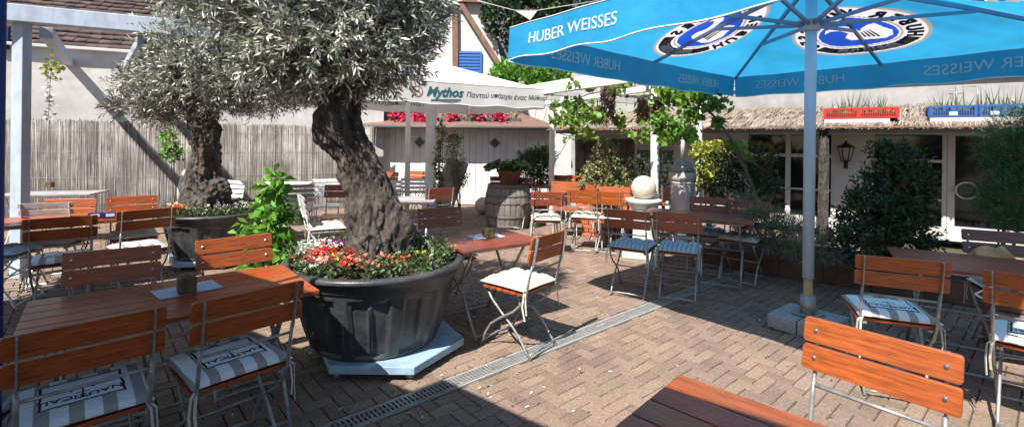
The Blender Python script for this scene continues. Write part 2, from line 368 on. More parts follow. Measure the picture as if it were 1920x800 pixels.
# ------------------------------------------------------------------ slotted drain
X0, X1 = -1.6, 6.2
t = thing('drain_channel', 'slotted steel drain strip running diagonally through the brick paving', 'drain', dl(0, 0), DANG); t.scale = (1, .88, 1)
ch = MB(); ch.box(((X0+X1)/2, 0, -.05), (X1-X0, .13, .02)); ch.build('channel', MT['dark'], t)
sd = MB()
for s in (-1, 1): sd.box(((X0+X1)/2, s*.0745, -.008), (X1-X0, .016, .02))
sd.build('edge_rail', MT['concrete'], t)
gr = MB()
for s in (-1, 1): gr.box(((X0+X1)/2, s*.058, -.002), (X1-X0, .014, .012))
gr.box(((X0+X1)/2, 0, -.002), (X1-X0, .006, .010))
x = X0
while x < X1: gr.box((x, 0, -.0015), (.013, .11, .010)); x += .028
gr.build('grate', MT['grate'], t)

# ------------------------------------------------------------------ reed fence and plaster wall, left
FA = Vector((-9.6, 8.75, 0)); FB = Vector((-3.3, 11.35, 0)); fd = (FB-FA); FL = fd.length; fd.normalize(); fn = Vector((-fd.y, fd.x, 0))
def reeds(name, mats, n, length, h, base, org, d, nn, z0, zj=.05, r=.006, lean=.01, parent=None):
    nseg = 4; V = []; F = []
    for i in range(n):
        s = (i + random.random())/n*length; q = random.uniform(-.012, .012)
        hh = h + random.gauss(0, zj); ln = random.gauss(0, lean)
        p0 = org + d*s + nn*q + Vector((0, 0, z0)); p1 = org + d*(s+ln*hh) + nn*(q+random.gauss(0, .006)) + Vector((0, 0, z0+hh))
        rr = r*random.uniform(.5, 1.2); b = len(V)
        for p in (p0, p1):
            for a, c in ((-1, 0), (0, -1), (1, 0), (0, 1)): V.append(tuple(p + d*(a*rr) + nn*(c*rr)))
        F += [(b+k, b+(k+1) % 4, b+4+(k+1) % 4, b+4+k) for k in range(4)] + [(b+4, b+5, b+6, b+7)]
    return fastmesh(name, np.array(V), np.array(F), mats, None, parent)
t = thing('reed_fence', 'grey-brown reed screen standing in front of the plaster wall', 'fence', FA)
Z = Vector((0, 0, 0))
reeds('reed_mat', MT['reed'], 4200, FL, 1.88, 0, Z, fd, fn, 0, .025, .005, .022, t)
mb = MB(); mb.bar((0, 0, 0)+0*fn if False else fn*.03, fd*FL+fn*.03, .02, 1.7, up=(0, 0, 1))
bk = MB(); bk.add([fn*.03+Vector((0, 0, .02)), fd*FL+fn*.03+Vector((0, 0, .02)), fd*FL+fn*.03+Vector((0, 0, 1.8)), fn*.03+Vector((0, 0, 1.8))], [(0, 1, 2, 3)])
bk.box(tuple(fd*FL/2+fn*.05+Vector((0, 0, .9))), (FL, .02, 1.75), rot=math.atan2(fd.y, fd.x)); bk.build('backing_board', MT['reed'], t)
wi = MB()
for z in (.3, .8, 1.3, 1.7):
    wi.tube([fd*(FL*i/40) - fn*.018 + Vector((0, 0, z + .006*math.sin(i*1.7))) for i in range(41)], .0025, 4)
wi.build('wire', MT['steel'], t)
WANG = math.atan2(fd.y, fd.x)
t = thing('plaster_wall', 'tall grey plaster wall behind the reed fence, topped by old tiles', 'wall', FA + fn*.35, WANG)
wl = MB()
wl.grid(lambda u, v: Vector((u*(FL+.3), .012*math.sin(u*23)*math.sin(v*5), v*3.3)), 60, 12)
wl.box((FL/2+.15, .17, 1.64), (FL+.3, .3, 3.28)); wl.build('wall_face', MT['plaster'], t)
cp = MB(); cp.box((FL/2+.15, .1, 3.33), (FL+.4, .5, .06)); cp.build('coping', MT['plaster2'], t, bevel=.008)
tl = MB(); random.seed(3); tl.add([(-1.2, .1, 3.36), (FL+.7, .1, 3.36), (FL+.7, 4.3, 6.5), (-1.2, 4.3, 6.5)], [(0, 1, 2, 3)])
for row in range(26):
    y0 = .05 + row*.16; z0 = 3.38 + row*.12
    x = -1.0 - random.random()*.2
    while x < FL+.6:
        wd = .19; zz = z0 + random.uniform(-.006, .008); sk = random.uniform(-.01, .01)
        tl.add([(x+.004, y0-.05, zz+.028+sk), (x+wd, y0-.05, zz+.028-sk), (x+wd, y0+.18, zz+.13), (x+.004, y0+.18, zz+.13), (x+.004, y0-.05, zz+sk), (x+wd, y0-.05, zz-sk)],
               [(0, 1, 2, 3), (4, 5, 1, 0), (5, 2, 1), (0, 3, 4)]); x += wd+.004
tl.build('tile_roof', MT['tile'], t)

# ------------------------------------------------------------------ pergola, left (post 37,525)
pA = P(36, 520); pA.z = 0
hb = 2.86
def beam_pt(px, py, Y): return PD(px, py, Y)
t = thing('timber_pergola', 'chalky blue-white timber pergola with square post at the left', 'pergola', pA)
m = MB(); m.box((0, 0, hb/2), (.125, .11, hb)); m.build('post', MT['whitewood'], t, bevel=.008)
e0 = Vector((pA.x-1.7, pA.y-.85, hb+.09)); e1 = Vector((pA.x+2.6, pA.y+1.1, hb+.09))
m = MB(); m.bar(e0-pA, e1-pA, .15, .19); m.build('beam', MT['whitewood'], t, bevel=.008)
rd = Vector((-.65, .76, 0)).normalized()
for k, q in enumerate((.2, 1.12)):
    s0 = pA + Vector((.911, .412, 0))*q + Vector((0, 0, hb-.07)); 
    m = MB(); m.bar(s0-pA+rd*.1, s0-pA+rd*(5.4-.0*k)+Vector((0, 0, .27)), .12, .13); m.build('rafter', MT['whitewood'], t, bevel=.006)
bp_ = pA + Vector((-1.35, -.55, 0))
m = MB(); m.box((bp_.x-pA.x-.3, bp_.y-pA.y-.1, hb/2), (.17, .17, hb)); m.build('post', MT['whitewood'], t, bevel=.008)
gl = MB()   # hanging garland of bleached leaves
# ------------------------------------------------------------------ shed, centre back
SX0, SX1, SY = -4.0, .95, 12.0
t = thing('board_shed', 'white vertical-board shed with brown hipped roof at the back', 'shed', ((SX0+SX1)/2, SY, 0))
hx = (SX1-SX0)/2
m = MB(); m.box((0, .62, .95), (2*hx-.06, 1.1, 1.88)); 
random.seed(5); x = -hx
while x < hx-.02:
    wd = min(.155, hx-x); m.box((x+wd/2, random.uniform(-.002, .002), .965), (wd-.008, .03, 1.89)); x += wd
m.build('board_wall', MT['whitepaint'], t)
rf = MB()
zr0, zr1 = 1.95, 2.62
v = [(-hx-.25, -.54, zr0), (hx+.22, -.54, zr0), (hx-1.35, 1.6, zr1), (-hx-.25, 1.6, zr1), (hx+.22, 3.4, zr0), (-hx-.25, 3.4, zr0)]
rf.add(v, [(0, 1, 2, 3), (1, 4, 2), (3, 2, 4, 5)])
rf.add([(a, b, c-.05) for a, b, c in v], [(3, 2, 1, 0), (2, 4, 1), (5, 4, 2, 3)])
rf.add([v[0], v[1], (v[1][0], v[1][1], zr0-.05), (v[0][0], v[0][1], zr0-.05), v[4], (v[4][0], v[4][1], zr0-.05)], [(3, 2, 1, 0), (2, 5, 4, 1)])
rf.build('roof', MT['brownroof'], t)
m = MB(); m.tube([(-hx-.2, -.565, zr0-.03), (hx+.2, -.565, zr0-.03)], .04, 10); m.build('gutter', MT['darkgrey'], t)
for px in (787, 928):
    X = (px-960)/900*SY*1.0 - (SX0+SX1)/2
    m = MB(); zc = 1.55; a = .135
    c = [(X, -.022, zc+a), (X+a, -.022, zc), (X, -.022, zc-a), (X-a, -.022, zc)]
    for i in range(4): m.bar(c[i], c[(i+1) % 4], .02, .022, up=(0, 1, 0))
    m.add([(p[0], -.019, p[2]) for p in c], [(3, 2, 1, 0)], 1)
    m.build('diamond_window', [MT['greywood'], MT['darkgrey']], t)

# ------------------------------------------------------------------ house behind the shed
t = thing('timbered_house', 'white plaster house with brown timbers rising behind the shed', 'house', (-3, 17.2, 0))
def LH(px, py, Y=17.2): p = PD(px, py, Y); return Vector((p.x+3, p.y-17.2, p.z))
m = MB(); a = LH(640, 0).x; b = LH(958, 0).x
m.prism([(a, 0), (b, 0), (b+.1, 2.6), (b-1.0, 7.5), (a, 7.5)], 0, 6, fn=lambda x, y, z: Vector((x, z+.0, y)))
m.build('wall', MT['plaster2'], t)
m = MB(); m.bar(LH(856, 128)+Vector((0, -.1, -1.2)), LH(853, -60)+Vector((0, -.1, 0)), .20, .14); m.build('timber_post', MT['timber'], t)
m = MB(); m.bar(LH(862, 5)+Vector((0, -.16, 0)), LH(958, 152)+Vector((0, -.16, -.1)), .12, .17); m.build('timber_brace', MT['timber'], t)
m = MB(); m.bar(LH(640, -8)+Vector((0, -.16, 0)), LH(960, 6)+Vector((0, -.16, 0)), .2, .2); m.build('eave_beam', MT['timber'], t)
p0, p1 = LH(853, 97), LH(903, 150)
m = MB(); m.box(((p0.x+p1.x)/2, -.06, (p0.z+p1.z)/2), (p1.x-p0.x, .06, p0.z-p1.z))
for i in range(9): m.box(((p0.x+p1.x)/2, -.1, p1.z + (i+.5)/9*(p0.z-p1.z)), ((p1.x-p0.x)*.86, .025, .05), rot=None)
m.build('shutter', MT['blueshutter'], t)
# neighbour roof, ivy and garden behind the awning
t = thing('slate_roofed_house', 'blue-grey slate roof showing above the ivy, right of the timbered house', 'house', (4, 22, 0))
m = MB(); m.box((1.5, 2, 2.6), (13, 4, 5.2)); m.build('wall', MT['plaster2'], t)
m = MB()
for i in range(24):
    z = 5.0+i*.16; y = -.4+i*.16; m.add([(-5.6, y, z), (9, y, z), (9, y+.2, z+.17), (-5.6, y+.2, z+.17), (-5.6, y, z-.03), (9, y, z-.03)], [(0, 1, 2, 3), (4, 5, 1, 0)])
m.build('slate_roof', MT['darkgrey'], t)

def bush(name, label, cat, blobs, n, L, W, m, base, stems=5, up=.3, group=None, kind=None, tl=.12, nl=6, sm=None, ang=.9, droop=0, fold=.15, stemr=.012, twr=.002, outw=1.0, shell=.35):
    t = thing(name, label, cat, base, group=group)
    if kind: t['kind'] = kind
    base = Vector(base); bl = [(b[0]-base.x, b[1]-base.y, b[2]-base.z)+tuple(b[3:]) for b in blobs]
    C, d = inblob(bl, n, shell); D = unit(d*outw + rng.normal(size=d.shape)*.6 + np.array([0, 0, up]))
    C = C[C[:, 2] > .01]; D = D[:len(C)]
    B, DD, _ = sprays(C - D*tl*.5, D, nl, tl, ang)
    leafset('foliage', B, DD, L, W, m, t, up=.6, droop=droop, fold=fold)
    k = MB()
    for i in range(min(len(C), 90)):
        c = Vector(C[i]); k.tube([c - Vector(D[i])*tl, c + Vector(D[i])*tl*.3], [stemr*.35, stemr*.15], 4)
    for i in range(stems):
        b = bl[i % len(bl)]; tip = Vector(b[:3]) + Vector((random.uniform(-1, 1)*b[3]*.5, random.uniform(-1, 1)*b[4]*.5, random.uniform(0, .5)*b[5]))
        p0 = Vector((random.uniform(-.03, .03), random.uniform(-.03, .03), 0)); md = p0.lerp(tip, .5)+Vector((random.uniform(-.05, .05), random.uniform(-.05, .05), .03))
        k.tube([p0, md, tip], [stemr, stemr*.7, stemr*.3], 6)
    k.build('stem', sm or MT['twig'], t)
    return t
bush('ivy_mass', 'dark ivy climbing beside the white house gable', 'ivy',
     [(-.1, 17.0, 6.1, 1.0, .5, .9), (.9, 17.0, 6.3, 1.1, .5, 1.0), (.35, 17, 5.3, .6, .4, .8), (2.2, 17, 6.6, 1.2, .5, .8)], 1500, .16, .14, MT['ivy'], (.5, 17.3, 0), tl=.25, nl=4)
bush('garden_bush', 'sunny green bush showing below the blue awning corner', 'bush',
     [(.2, 15.2, 3.75, .9, .5, .55), (-.3, 15.2, 3.5, .5, .4, .4), (1.6, 15, 3.5, 1.2, .6, .8), (3.1, 14.5, 3.3, 1.0, .5, .7)], 1300, .12, .09, MT['leafbright'], (.8, 15.4, 0), tl=.2, nl=5)
bush('roof_top_bush', 'bright green bush growing above the tiles at the top left', 'bush',
     [PD(20, -3, 11.8).to_tuple()+(.9, .5, .32), PD(75, 6, 11.8).to_tuple()+(.3, .3, .15)], 500, .08, .06, MT['yellowgreen'], tuple(PD(30, 30, 12)), tl=.1, nl=5, stems=3)
m = MB(); a = PD(-30, 46, 9.05); b = PD(17, 50, 9.05); m.bar(a-Vector((0, 0, .22)), b-Vector((0, 0, .22)), .05, .42)
m.build('blue_panel', MT['printnavy'], None, label='dark blue panel fixed above the wall left of the pergola post', cat='panel')
m = MB(); a = PD(965, 20, 15.5); b = PD(1008, 20, 15.5); c = PD(994, 38, 15.5)
m.add([a, b, c], [(0, 2, 1)]); m.add([a+Vector((0, .01, 0)), b+Vector((0, .01, 0)), c+Vector((0, .01, 0))], [(0, 1, 2)])
m.tube([a+Vector((-1.2, 0, .3)), a, b, b+Vector((2.0, 0, .35))], .012, 5)
m.build('shade_sail', MT['canwhite'], None, label='small white triangular sail hanging before the dark ivy', cat='sail')

# ------------------------------------------------------------------ right-hand veranda building
A0 = Vector((.95, 10.6, 0)); C0 = Vector((8.8, 5.05, 0)); du = (C0-A0).normalized(); dn = Vector((-du.y, du.x, 0)); BL = (C0-A0).length; BANG = math.atan2(du.y, du.x)
def upx(px, off=0, py=265):   # distance along the facade where a pixel column crosses it
    r = ray(px, py); o_ = A0 + dn*off
    # o + du*u = t*r (xy)
    det = du.x*(-r.y) + r.x*du.y
    u = ((-o_.x)*(-r.y) + r.x*(-o_.y)*1.0)/det if abs(det) > 1e-9 else 0
    return u
def zpx(px, py, off=0):
    r = ray(px, py); o_ = A0+dn*off; u = upx(px, off, py); q = o_+du*u; return CAMH + r.z*q.y
T = thing('veranda_building', 'low white building with reed-thatched roof and glazed doors along the right', 'building', A0, BANG)
WO = .95  # wall plane behind the eave line
us = upx(1188, WO); ue = BL+.6
# solid wall pieces around openings, local frame x along, y back
opens = [(upx(1397, WO), upx(1566, WO)), (upx(1632, WO), upx(1955, WO))]
m = MB(); H = 1.86; xs = us
for a, b in opens:
    m.box(((xs+a)/2, WO+.08, H/2), (a-xs, .16, H)); xs = b
m.box(((xs+ue)/2, WO+.08, H/2), (ue-xs, .16, H)); m.box(((us+ue)/2, WO+.1, H+.08), (ue-us, .2, .16))
m.box(((us)/2, WO+.1, H/2), (us, .2, H)); m.build('wall', MT['plaster2'], T)
m = MB(); a = .05; reed_len = us-a
reeds('reed_cladding', MT['thatch'], 800, reed_len, 1.6, 0, Vector((a, WO-.03, 0)), Vector((1, 0, 0)), Vector((0, 1, 0)), .05, .02, .006, .012, T)
def unit_frame(x0, x1, verts, hz, z1, z0=.12, fw=.055, curtain=True):
    f = MB(); y = WO+.03
    for x in [x0+fw/2, x1-fw/2]: f.box((x, y, (z0+z1)/2), (fw, .07, z1-z0))
    for x in verts: f.box((x, y-.002, (z0+z1)/2), (fw*1.5, .066, z1-z0-.002))
    f.box(((x0+x1)/2, y+.001, z1-fw/2), (x1-x0-2*fw, .066, fw)); f.box(((x0+x1)/2, y+.001, z0+.1), (x1-x0-2*fw, .066, .2))
    for z, hgt in hz: f.box(((x0+x1)/2, y+.003, z), (x1-x0-2*fw, .05, hgt))
    fr = f.build('window_frame', MT['frame'], T)
    p = MB(); p.box(((x0+x1)/2, y+.02, (z0+z1)/2), (x1-x0-2*fw+.01, .008, z1-z0-.02)); p.build('pane', MT['glass'], fr)
    c = MB(); c.grid(lambda u, v: Vector((x0+u*(x1-x0), y+.12+.02*math.sin(u*60), z0+v*(z1-z0))), 90, 2); c.build('curtain', MT['curtain'], fr)
(a1, b1), (a2, b2) = opens
unit_frame(a1, b1, [upx(1478, WO)], [(zpx(1480, 291, WO), .06), (zpx(1480, 353, WO), .03), (zpx(1480, 411, WO), .03)], H)
dleft = upx(1776, WO)
unit_frame(a2, dleft, [], [(zpx(1700, 301, WO), .045), (zpx(1700, 372, WO), .03), (zpx(1700, 436, WO), .03)], H)
unit_frame(dleft+.005, b2, [], [(zpx(1830, 440, WO), .2)], H, fw=.09)
rg = MB(); uc = upx(1812, WO-.05, 357); zc = zpx(1812, 357, WO-.05)
rg.tube([(uc+.125*math.cos(a*math.pi/16), WO-.06, zc+.125*math.sin(a*math.pi/16)) for a in range(33)], .013, 8, cap=False)
rg.box((uc-.125, WO-.03, zc), (.02, .07, .04)); rg.build('door_ring', MT['frame'], T)
# wide white stone post bases, door head posts
m = MB(); m.box((BL/2+.2, .03, 1.835), (BL+.4, .03, .10)); m.box((BL/2+.2, WO/2+.06, 1.80), (BL+.2, WO-.06, .03)); m.build('fascia', MT['greywood'], T, bevel=.004)
# small dark shelf window
x0, x1 = upx(1196, WO), upx(1262, WO); z1, z0 = zpx(1225, 282, WO), zpx(1225, 306, WO)
m = MB(); m.box(((x0+x1)/2, WO-.02, (z0+z1)/2), (x1-x0, .04, z1-z0)); m.box(((x0+x1)/2, WO-.05, z1+.015), (x1-x0+.06, .1, .03), 1)
m.build('wall_niche', [MT['darkgrey'], MT['greywood']], T)
# reed roof: sheet + thousands of straws lying down the slope
RY0, RZ0, RY1, RZ1 = -.12, 1.87, 1.42, 2.30
m = MB(); m.add([(-.1, RY0+.04, RZ0-.01), (BL+1.2, RY0+.04, RZ0-.01), (BL+1.2, RY1, RZ1-.02), (-.1, RY1, RZ1-.02)], [(0, 1, 2, 3)])
m.build('roof_sheet', MT['edging'], T)
V = []; F = []; random.seed(11)
for i in range(5200):
    x = random.uniform(-.15, BL+1.2); s0 = random.choice((0, 0, .25, .5, .72))+random.uniform(-.03, .05); ln = random.uniform(.2, .4); s1 = min(1.02, s0+ln)
    dx = random.gauss(0.05, .045); r = random.uniform(.005, .010); b = len(V)
    for s, xx in ((s0, x), (s1, x+dx)):
        y = RY0 + (RY1-RY0)*s; z = RZ0 + (RZ1-RZ0)*s + random.uniform(.0, .024) - (.02 if s < .02 else 0)
        V += [(xx-r, y, z), (xx, y-r*.3, z+r), (xx+r, y, z)]
    F += [(b, b+1, b+4, b+3), (b+1, b+2, b+5, b+4)]
fastmesh('reed_thatch', np.array(V), np.array(F), MT['thatch'], None, T)
m = MB(); m.tube([(-.1, RY0+.02, RZ0+.01), (BL/2, RY0+.0, RZ0+.005), (BL+1.2, RY0+.02, RZ0+.01)], .02, 6); m.build('eave_pole', MT['wicker'], T)
# back wall above the thatch
T2 = thing('rear_wall', 'pale rendered wall rising behind the thatched roof on the right', 'wall', A0 + dn*1.5, BANG)
m = MB(); m.box((BL/2+.8, .15, 2.1), (BL+2.4, .3, 4.2)); m.build('wall_face', MT['plaster3'], T2)
m = MB(); m.box((BL/2+.8, -.03, 2.72), (BL+2.4, .06, .05)); m.box((BL/2+.8, -.02, 3.25), (BL+2.4, .04, .12)); m.build('ledge', MT['greywood'], T2)
m = MB(); m.tube([(.5, -.07, 2.80), (BL*.6, -.07, 2.76), (BL+1, -.07, 2.79)], .012, 6); m.build('cable_pipe', MT['darkgrey'], T2)
for k in range(5):
    m = MB(); x = .6+k*.55; m.box((x, -.05, 3.0), (.22, .1, .34)); m.box((x, -.105, 3.0), (.15, .01, .26), 1); m.build('vent_window', [MT['greywood'], MT['dark']], T2)
# bark post holding the eave
pp = A0 + du*upx(1545, -.02)
m = MB(); random.seed(2)
m.tube([(random.uniform(-.008, .008), random.uniform(-.008, .008), z*1.85/12) for z in range(13)], [.062+random.uniform(-.006, .008) for _ in range(13)], 10)
for k in range(7):
    a = k*.9; m.tube([(math.cos(a+z*.25)*.065, math.sin(a+z*.25)*.065, .1+z*.28) for z in range(7)], [.008, .012, .014, .012, .014, .012, .005], 5)
m.build('trunk_post', MT['bark'], T, loc=(upx(1545, .02), .02, 0))
# ------------------------------------------------------------------ parasols
SWAN = [(-.42, -.20), (-.30, -.30), (-.05, -.33), (.15, -.25), (.2, -.12), (.12, .02), (.18, .16), (.3, .24), (.40, .2), (.36, .3), (.22, .36), (.08, .28), (.0, .12), (-.03, 0), (-.1, .14), (-.2, .26), (-.3, .30), (-.38, .12), (-.46, .0)]
SWAN = [(x*1.12, y*1.12) for x, y in SWAN]
MT['printgold'] = mat('taupe_print', (.42, .40, .38), .7, bump=0, var=.03, transl=.5)
def lerp(a, b, t): return a + (b-a)*t
def parasol(name, label, C, corners, apex_z, hub_z, pole_r, vh, cloth, pole_m, rib_m, sag=.085, print_fn=None, mids=True, pole=True, pole_top=None):
    C = Vector((C[0], C[1], 0)); t = thing(name, label, 'parasol', C)
    K = [Vector(c)-C for c in corners]           # bottom of valance at each corner
    E = [k + Vector((0, 0, vh)) for k in K]; A = Vector((0, 0, apex_z))
    def surf(i, u, v):                           # u along edge, v from apex to edge
        a, b = E[i], E[(i+1) % 4]; p = A.lerp(lerp(a, b, u), v)
        return p + Vector((0, 0, .0022*math.sin(u*37+v*5)*v**3 + .004*math.sin(u*61-v*9)*v**2*(1-v)*3 - .02*math.sin(math.pi*u)*v*v - sag*.8*math.sin(math.pi*v)*(.3+.7*abs(math.sin(math.pi*2*u)))))
    def val(i, u, w_):                           # w_ from 0 top to 1 bottom
        a, b = E[i], E[(i+1) % 4]; d = (b-a).normalized(); n = Vector((d.y, -d.x, 0))
        if n.dot(lerp(a, b, .5)) < 0: n = -n
        top = surf(i, u, 1)
        wob = .012*math.sin(u*19+i)*w_ + .006*math.sin(u*43)*w_
        return top + Vector((0, 0, -vh*w_*(1+.03*math.sin(u*31)))) + n*(wob + .02*w_), n
    m = MB()
    if print_fn is blue_print:
        def inpoly(x, y, pl):
            c = False; j = len(pl)-1
            for i_ in range(len(pl)):
                if (pl[i_][1] > y) != (pl[j][1] > y) and x < (pl[j][0]-pl[i_][0])*(y-pl[i_][1])/(pl[j][1]-pl[i_][1])+pl[i_][0]: c = not c
                j = i_
            return c
        for i in range(4):
            el = (E[(i+1) % 4]-E[i]).length; sl_ = (surf(i, .5, 1)-surf(i, .5, 0)).length; NU, NV = (240, 180) if i < 2 else (40, 30); f0 = len(m.f)
            m.grid(lambda u, v: surf(i, u, max(v, .02)), NU, NV)
            for k in range(NU*NV):
                u, v = (k % NU+.5)/NU, (k//NU+.5)/NV; x, y = -(u-.5)*el*v/.57, (.58-v)*sl_/.57; r = math.hypot(x, y)
                if r > 1.03: continue
                a = math.degrees(math.atan2(y, x)) % 360
                mi = 1
                if r > .975: mi = 3
                elif .70 < r < .93 and 208 < a < 332: mi = 4
                elif .62 < r < .655: mi = 3
                elif r < .59 and not inpoly(x, y, SWAN): mi = 2
                m.m[f0+k] = mi
        can = m.build('canopy', [cloth, MT['printpale'], MT['printblue'], MT['printgold'], MT['printnavy']], t)
    else:
        for i in range(4): m.grid(lambda u, v: surf(i, u, max(v, .02)), 22, 14)
        can = m.build('canopy', cloth, t)
    vals = []
    for i in range(4):
        m = MB(); m.grid(lambda u, v: val(i, u, v)[0], 60, 4); vv = m.build('valance', cloth, t); vals.append(vv)
        m = MB(); m.tube([val(i, k/60, 1)[0] for k in range(61)], .006, 5); m.build('piping', MT['piping'], vv)
        m = MB(); m.tube([val(i, k/60, 0)[0]+Vector((0, 0, .002)) for k in range(61)], .005, 5); m.build('seam', MT['piping'] if cloth is MT['canblue'] else cloth, can)
    if pole:
        m = MB(); m.tube([(0, 0, .45), (0, 0, apex_z-.05)], pole_r, 20); pl = m.build('pole', pole_m, t)
        m = MB(); m.tube([(0, 0, .02), (0, 0, .47)], pole_r*.8, 16); m.build('pole_foot', MT['polewood'], pl)
        m = MB(); m.lathe([(pole_r*1.05, -.05), (pole_r*1.5, -.045), (pole_r*1.5, .02), (pole_r*2.4, .03), (pole_r*2.4, .06), (pole_r*1.1, .065)], 20, (0, 0, hub_z)); m.build('runner_hub', pole_m, t)
        m = MB(); m.lathe([(pole_r*1.1, -.05), (pole_r*2.3, -.03), (pole_r*2.3, .0), (pole_r*1.1, .02)], 20, (0, 0, apex_z-.1)); m.build('crown_hub', pole_m, t)
        for i in range(4):
            for u in ((0, .5) if mids else (0,)):
                end = surf(i, u, .985) - Vector((0, 0, .025)); st = Vector((0, 0, apex_z-.11)); mid = surf(i, u, .5) - Vector((0, 0, .03))
                m = MB(); m.bar(st, mid, .022, .035); m.bar(mid, end, .022, .032); m.build('rib', rib_m, t)
                m = MB(); m.bar((0, 0, hub_z), mid+(end-mid)*.05 - Vector((0, 0, .015)), .02, .03); m.build('strut', rib_m, t)
    if print_fn: print_fn(t, can, vals, surf, val, K)
    return t
def warp_text(body, size, fn, m, parent, shear=0, name='lettering', ext=.004, flip=1, bold=0):
    V, F = text_geo(body, size, 1.0, shear, bold)
    mb = MB(); mb.add([fn(v.x, v.y, (1 if v.z > 0 else -1)*ext) for v in V], F if flip > 0 else [tuple(reversed(f)) for f in F])
    return mb.build(name, m, parent)

def roundel(i, uc, vc, rx, ry, surf, can, up_sign=1):
    a = surf(i, 0, 1); b = surf(i, 1, 1); el = (b-a).length; sl_ = (surf(i, .5, 1)-surf(i, .5, 0)).length
    def q(x, y, off):    # x along edge (outside view: left to right), y up the slope
        v = vc - y/sl_; u = .5 + (uc-.5) - x/(el*max(v, .05))*SGN
        p = surf(i, u, v); e = (surf(i, u+.01, v)-p).normalized(); s_ = (surf(i, u, v+.01)-p).normalized(); n = e.cross(s_)
        if n.z > 0: n = -n
        return p + n*off
    SGN = 1
    def ring(r0, r1, off, m, a0=0, a1=360, name='emblem_ring'):
        mb = MB(); n = 72
        mb.grid(lambda u, v: q(math.cos(R(a0+(a1-a0)*u))*rx*(r0+(r1-r0)*v), math.sin(R(a0+(a1-a0)*u))*ry*(r0+(r1-r0)*v), off), n, 3)
        return mb
    for sgn in (1, -1):
        mb = MB()
        def radd(r0, r1, off, mi, a0=0, a1=360):
            mb.grid(lambda u, v: q(math.cos(R(a0+(a1-a0)*u))*rx*(r0+(r1-r0)*v), math.sin(R(a0+(a1-a0)*u))*ry*(r0+(r1-r0)*v), off*sgn), 72, 3, mi)
        # swan
        sw = [(-.42, -.20), (-.30, -.30), (-.05, -.33), (.15, -.25), (.2, -.12), (.12, .02), (.18, .16), (.3, .24), (.40, .2), (.36, .3), (.22, .36), (.08, .28), (.0, .12), (-.03, 0), (-.1, .14), (-.2, .26), (-.3, .30), (-.38, .12), (-.46, .0)]
        for k in range(5): mb.prism([(rx*(-.3+.07*k), ry*-.2), (rx*(-.27+.07*k), ry*-.2), (rx*(-.2+.05*k), ry*(.12-.04*k)), (rx*(-.21+.05*k), ry*(.12-.04*k))], .011, .0125, 3, fn=lambda x, y, z: q(x, y, z*sgn))
        for s_ in (-1, 1):      # ears of barley
            for k in range(4):
                a = R(270 + s_*(44+4.5*k)); cx_, cy_ = math.cos(a)*.82, math.sin(a)*.82
                for w_ in (-.05, .05): mb.prism([((cx_+.045*math.cos(g_))*rx, (cy_+w_+.028*math.sin(g_))*ry) for g_ in [j*math.pi/4 for j in range(8)]], .0085, .012, 3, fn=lambda x, y, z: q(x, y, z*sgn))
        mb.build('emblem_lines', [MT['printpale'], MT['printblue'], MT['printblue'], MT['printgrey']], can)
    def arc(txt, size, rr, a0, a1, m, inward):
        n = len(txt)
        for k, ch in enumerate(txt):
            if ch == ' ': continue
            a = R(a0 + (a1-a0)*(k/(n-1)))
            def fn(x, y, z, a=a):
                if inward: e = Vector((math.sin(a), -math.cos(a))); o_ = Vector((math.cos(a), math.sin(a)))
                else: e = Vector((-math.sin(a), math.cos(a))); o_ = Vector((-math.cos(a), -math.sin(a)))
                c = Vector((math.cos(a)*rr*1, math.sin(a)*rr*1))
                pt = Vector((c.x*rx, c.y*ry)) + e*x + o_*y
                return q(pt.x, pt.y, z)
            warp_text(ch, size, fn, m, can, ext=.0125, bold=.004)
    arc('HUBER WEISSES', .30*ry, .80, 196, -16, MT['printnavy'], True)
    arc('FREISING', .22*ry, .82, 238, 302, MT['printwhite'], False)

# big blue parasol
PC = P(1514, 618); PC = Vector((PC.x, PC.y))
Fh = PD(1377, 181, 6.85); Lh = PD(955, 114, 3.95); Rh = PD(2110, 126, 4.15); Nh = Vector((PC.x*2-Fh.x, PC.y*2-Fh.y, 2.33))
def blue_print(t, can, vals, surf, val, K):
    # corner order: L, F, R, N ; sides 0:L-F 1:F-R 2:R-N 3:N-L
    for i in range(4):
        a, b = val(i, 0, 0)[0], val(i, 1, 0)[0]; ln = (b-a).length
        for uc in ((.24, .76) if i != 3 else (.22, .785)):
            def fn(x, y, z, i=i, uc=uc, ln=ln):
                u = uc - x/ln; p, n = val(i, u, .5 - y/.27); return p + n*z
            # outside view left-to-right runs b -> a when walking order is clockwise seen from above
            warp_text('HUBER WEISSES', .15 if i != 3 else .122, fn, MT['printwhite'], vals[i], ext=.005)
    for i in range(4): roundel(i, .5, .58, .57, .57, surf, can)
parasol('market_parasol', 'large cyan blue parasol with white lettering and round swan emblems', PC, [Lh, Fh, Rh, Nh], 3.12, PD(1523, 48, PC.y).z, .045, .27,
        MT['canblue'], MT['pole'], MT['ribblue'], print_fn=blue_print)
# its granite foot slabs
base = Vector((PC.x, PC.y, 0)); random.seed(4)
t = thing('granite_weight', 'speckled granite slabs with bitten lower edge under the blue parasol pole', 'parasol base', base, R(38))
for sx, sy in ((-1, -1), (1, -1), (-1, 1), (1, 1)):
    m = MB(); m.box((sx*.12, sy*.12, .068), (.232, .232, .125)); m.build('slab', MT['granite'], t, bevel=.012)
m = MB(); m.box((0, 0, .145), (.2, .2, .012)); m.tube([(0, 0, .14), (0, 0, .3)], .06, 16); m.box((0, 0, .006), (.5, .06, .012)); m.build('steel_socket', MT['steel'], t)
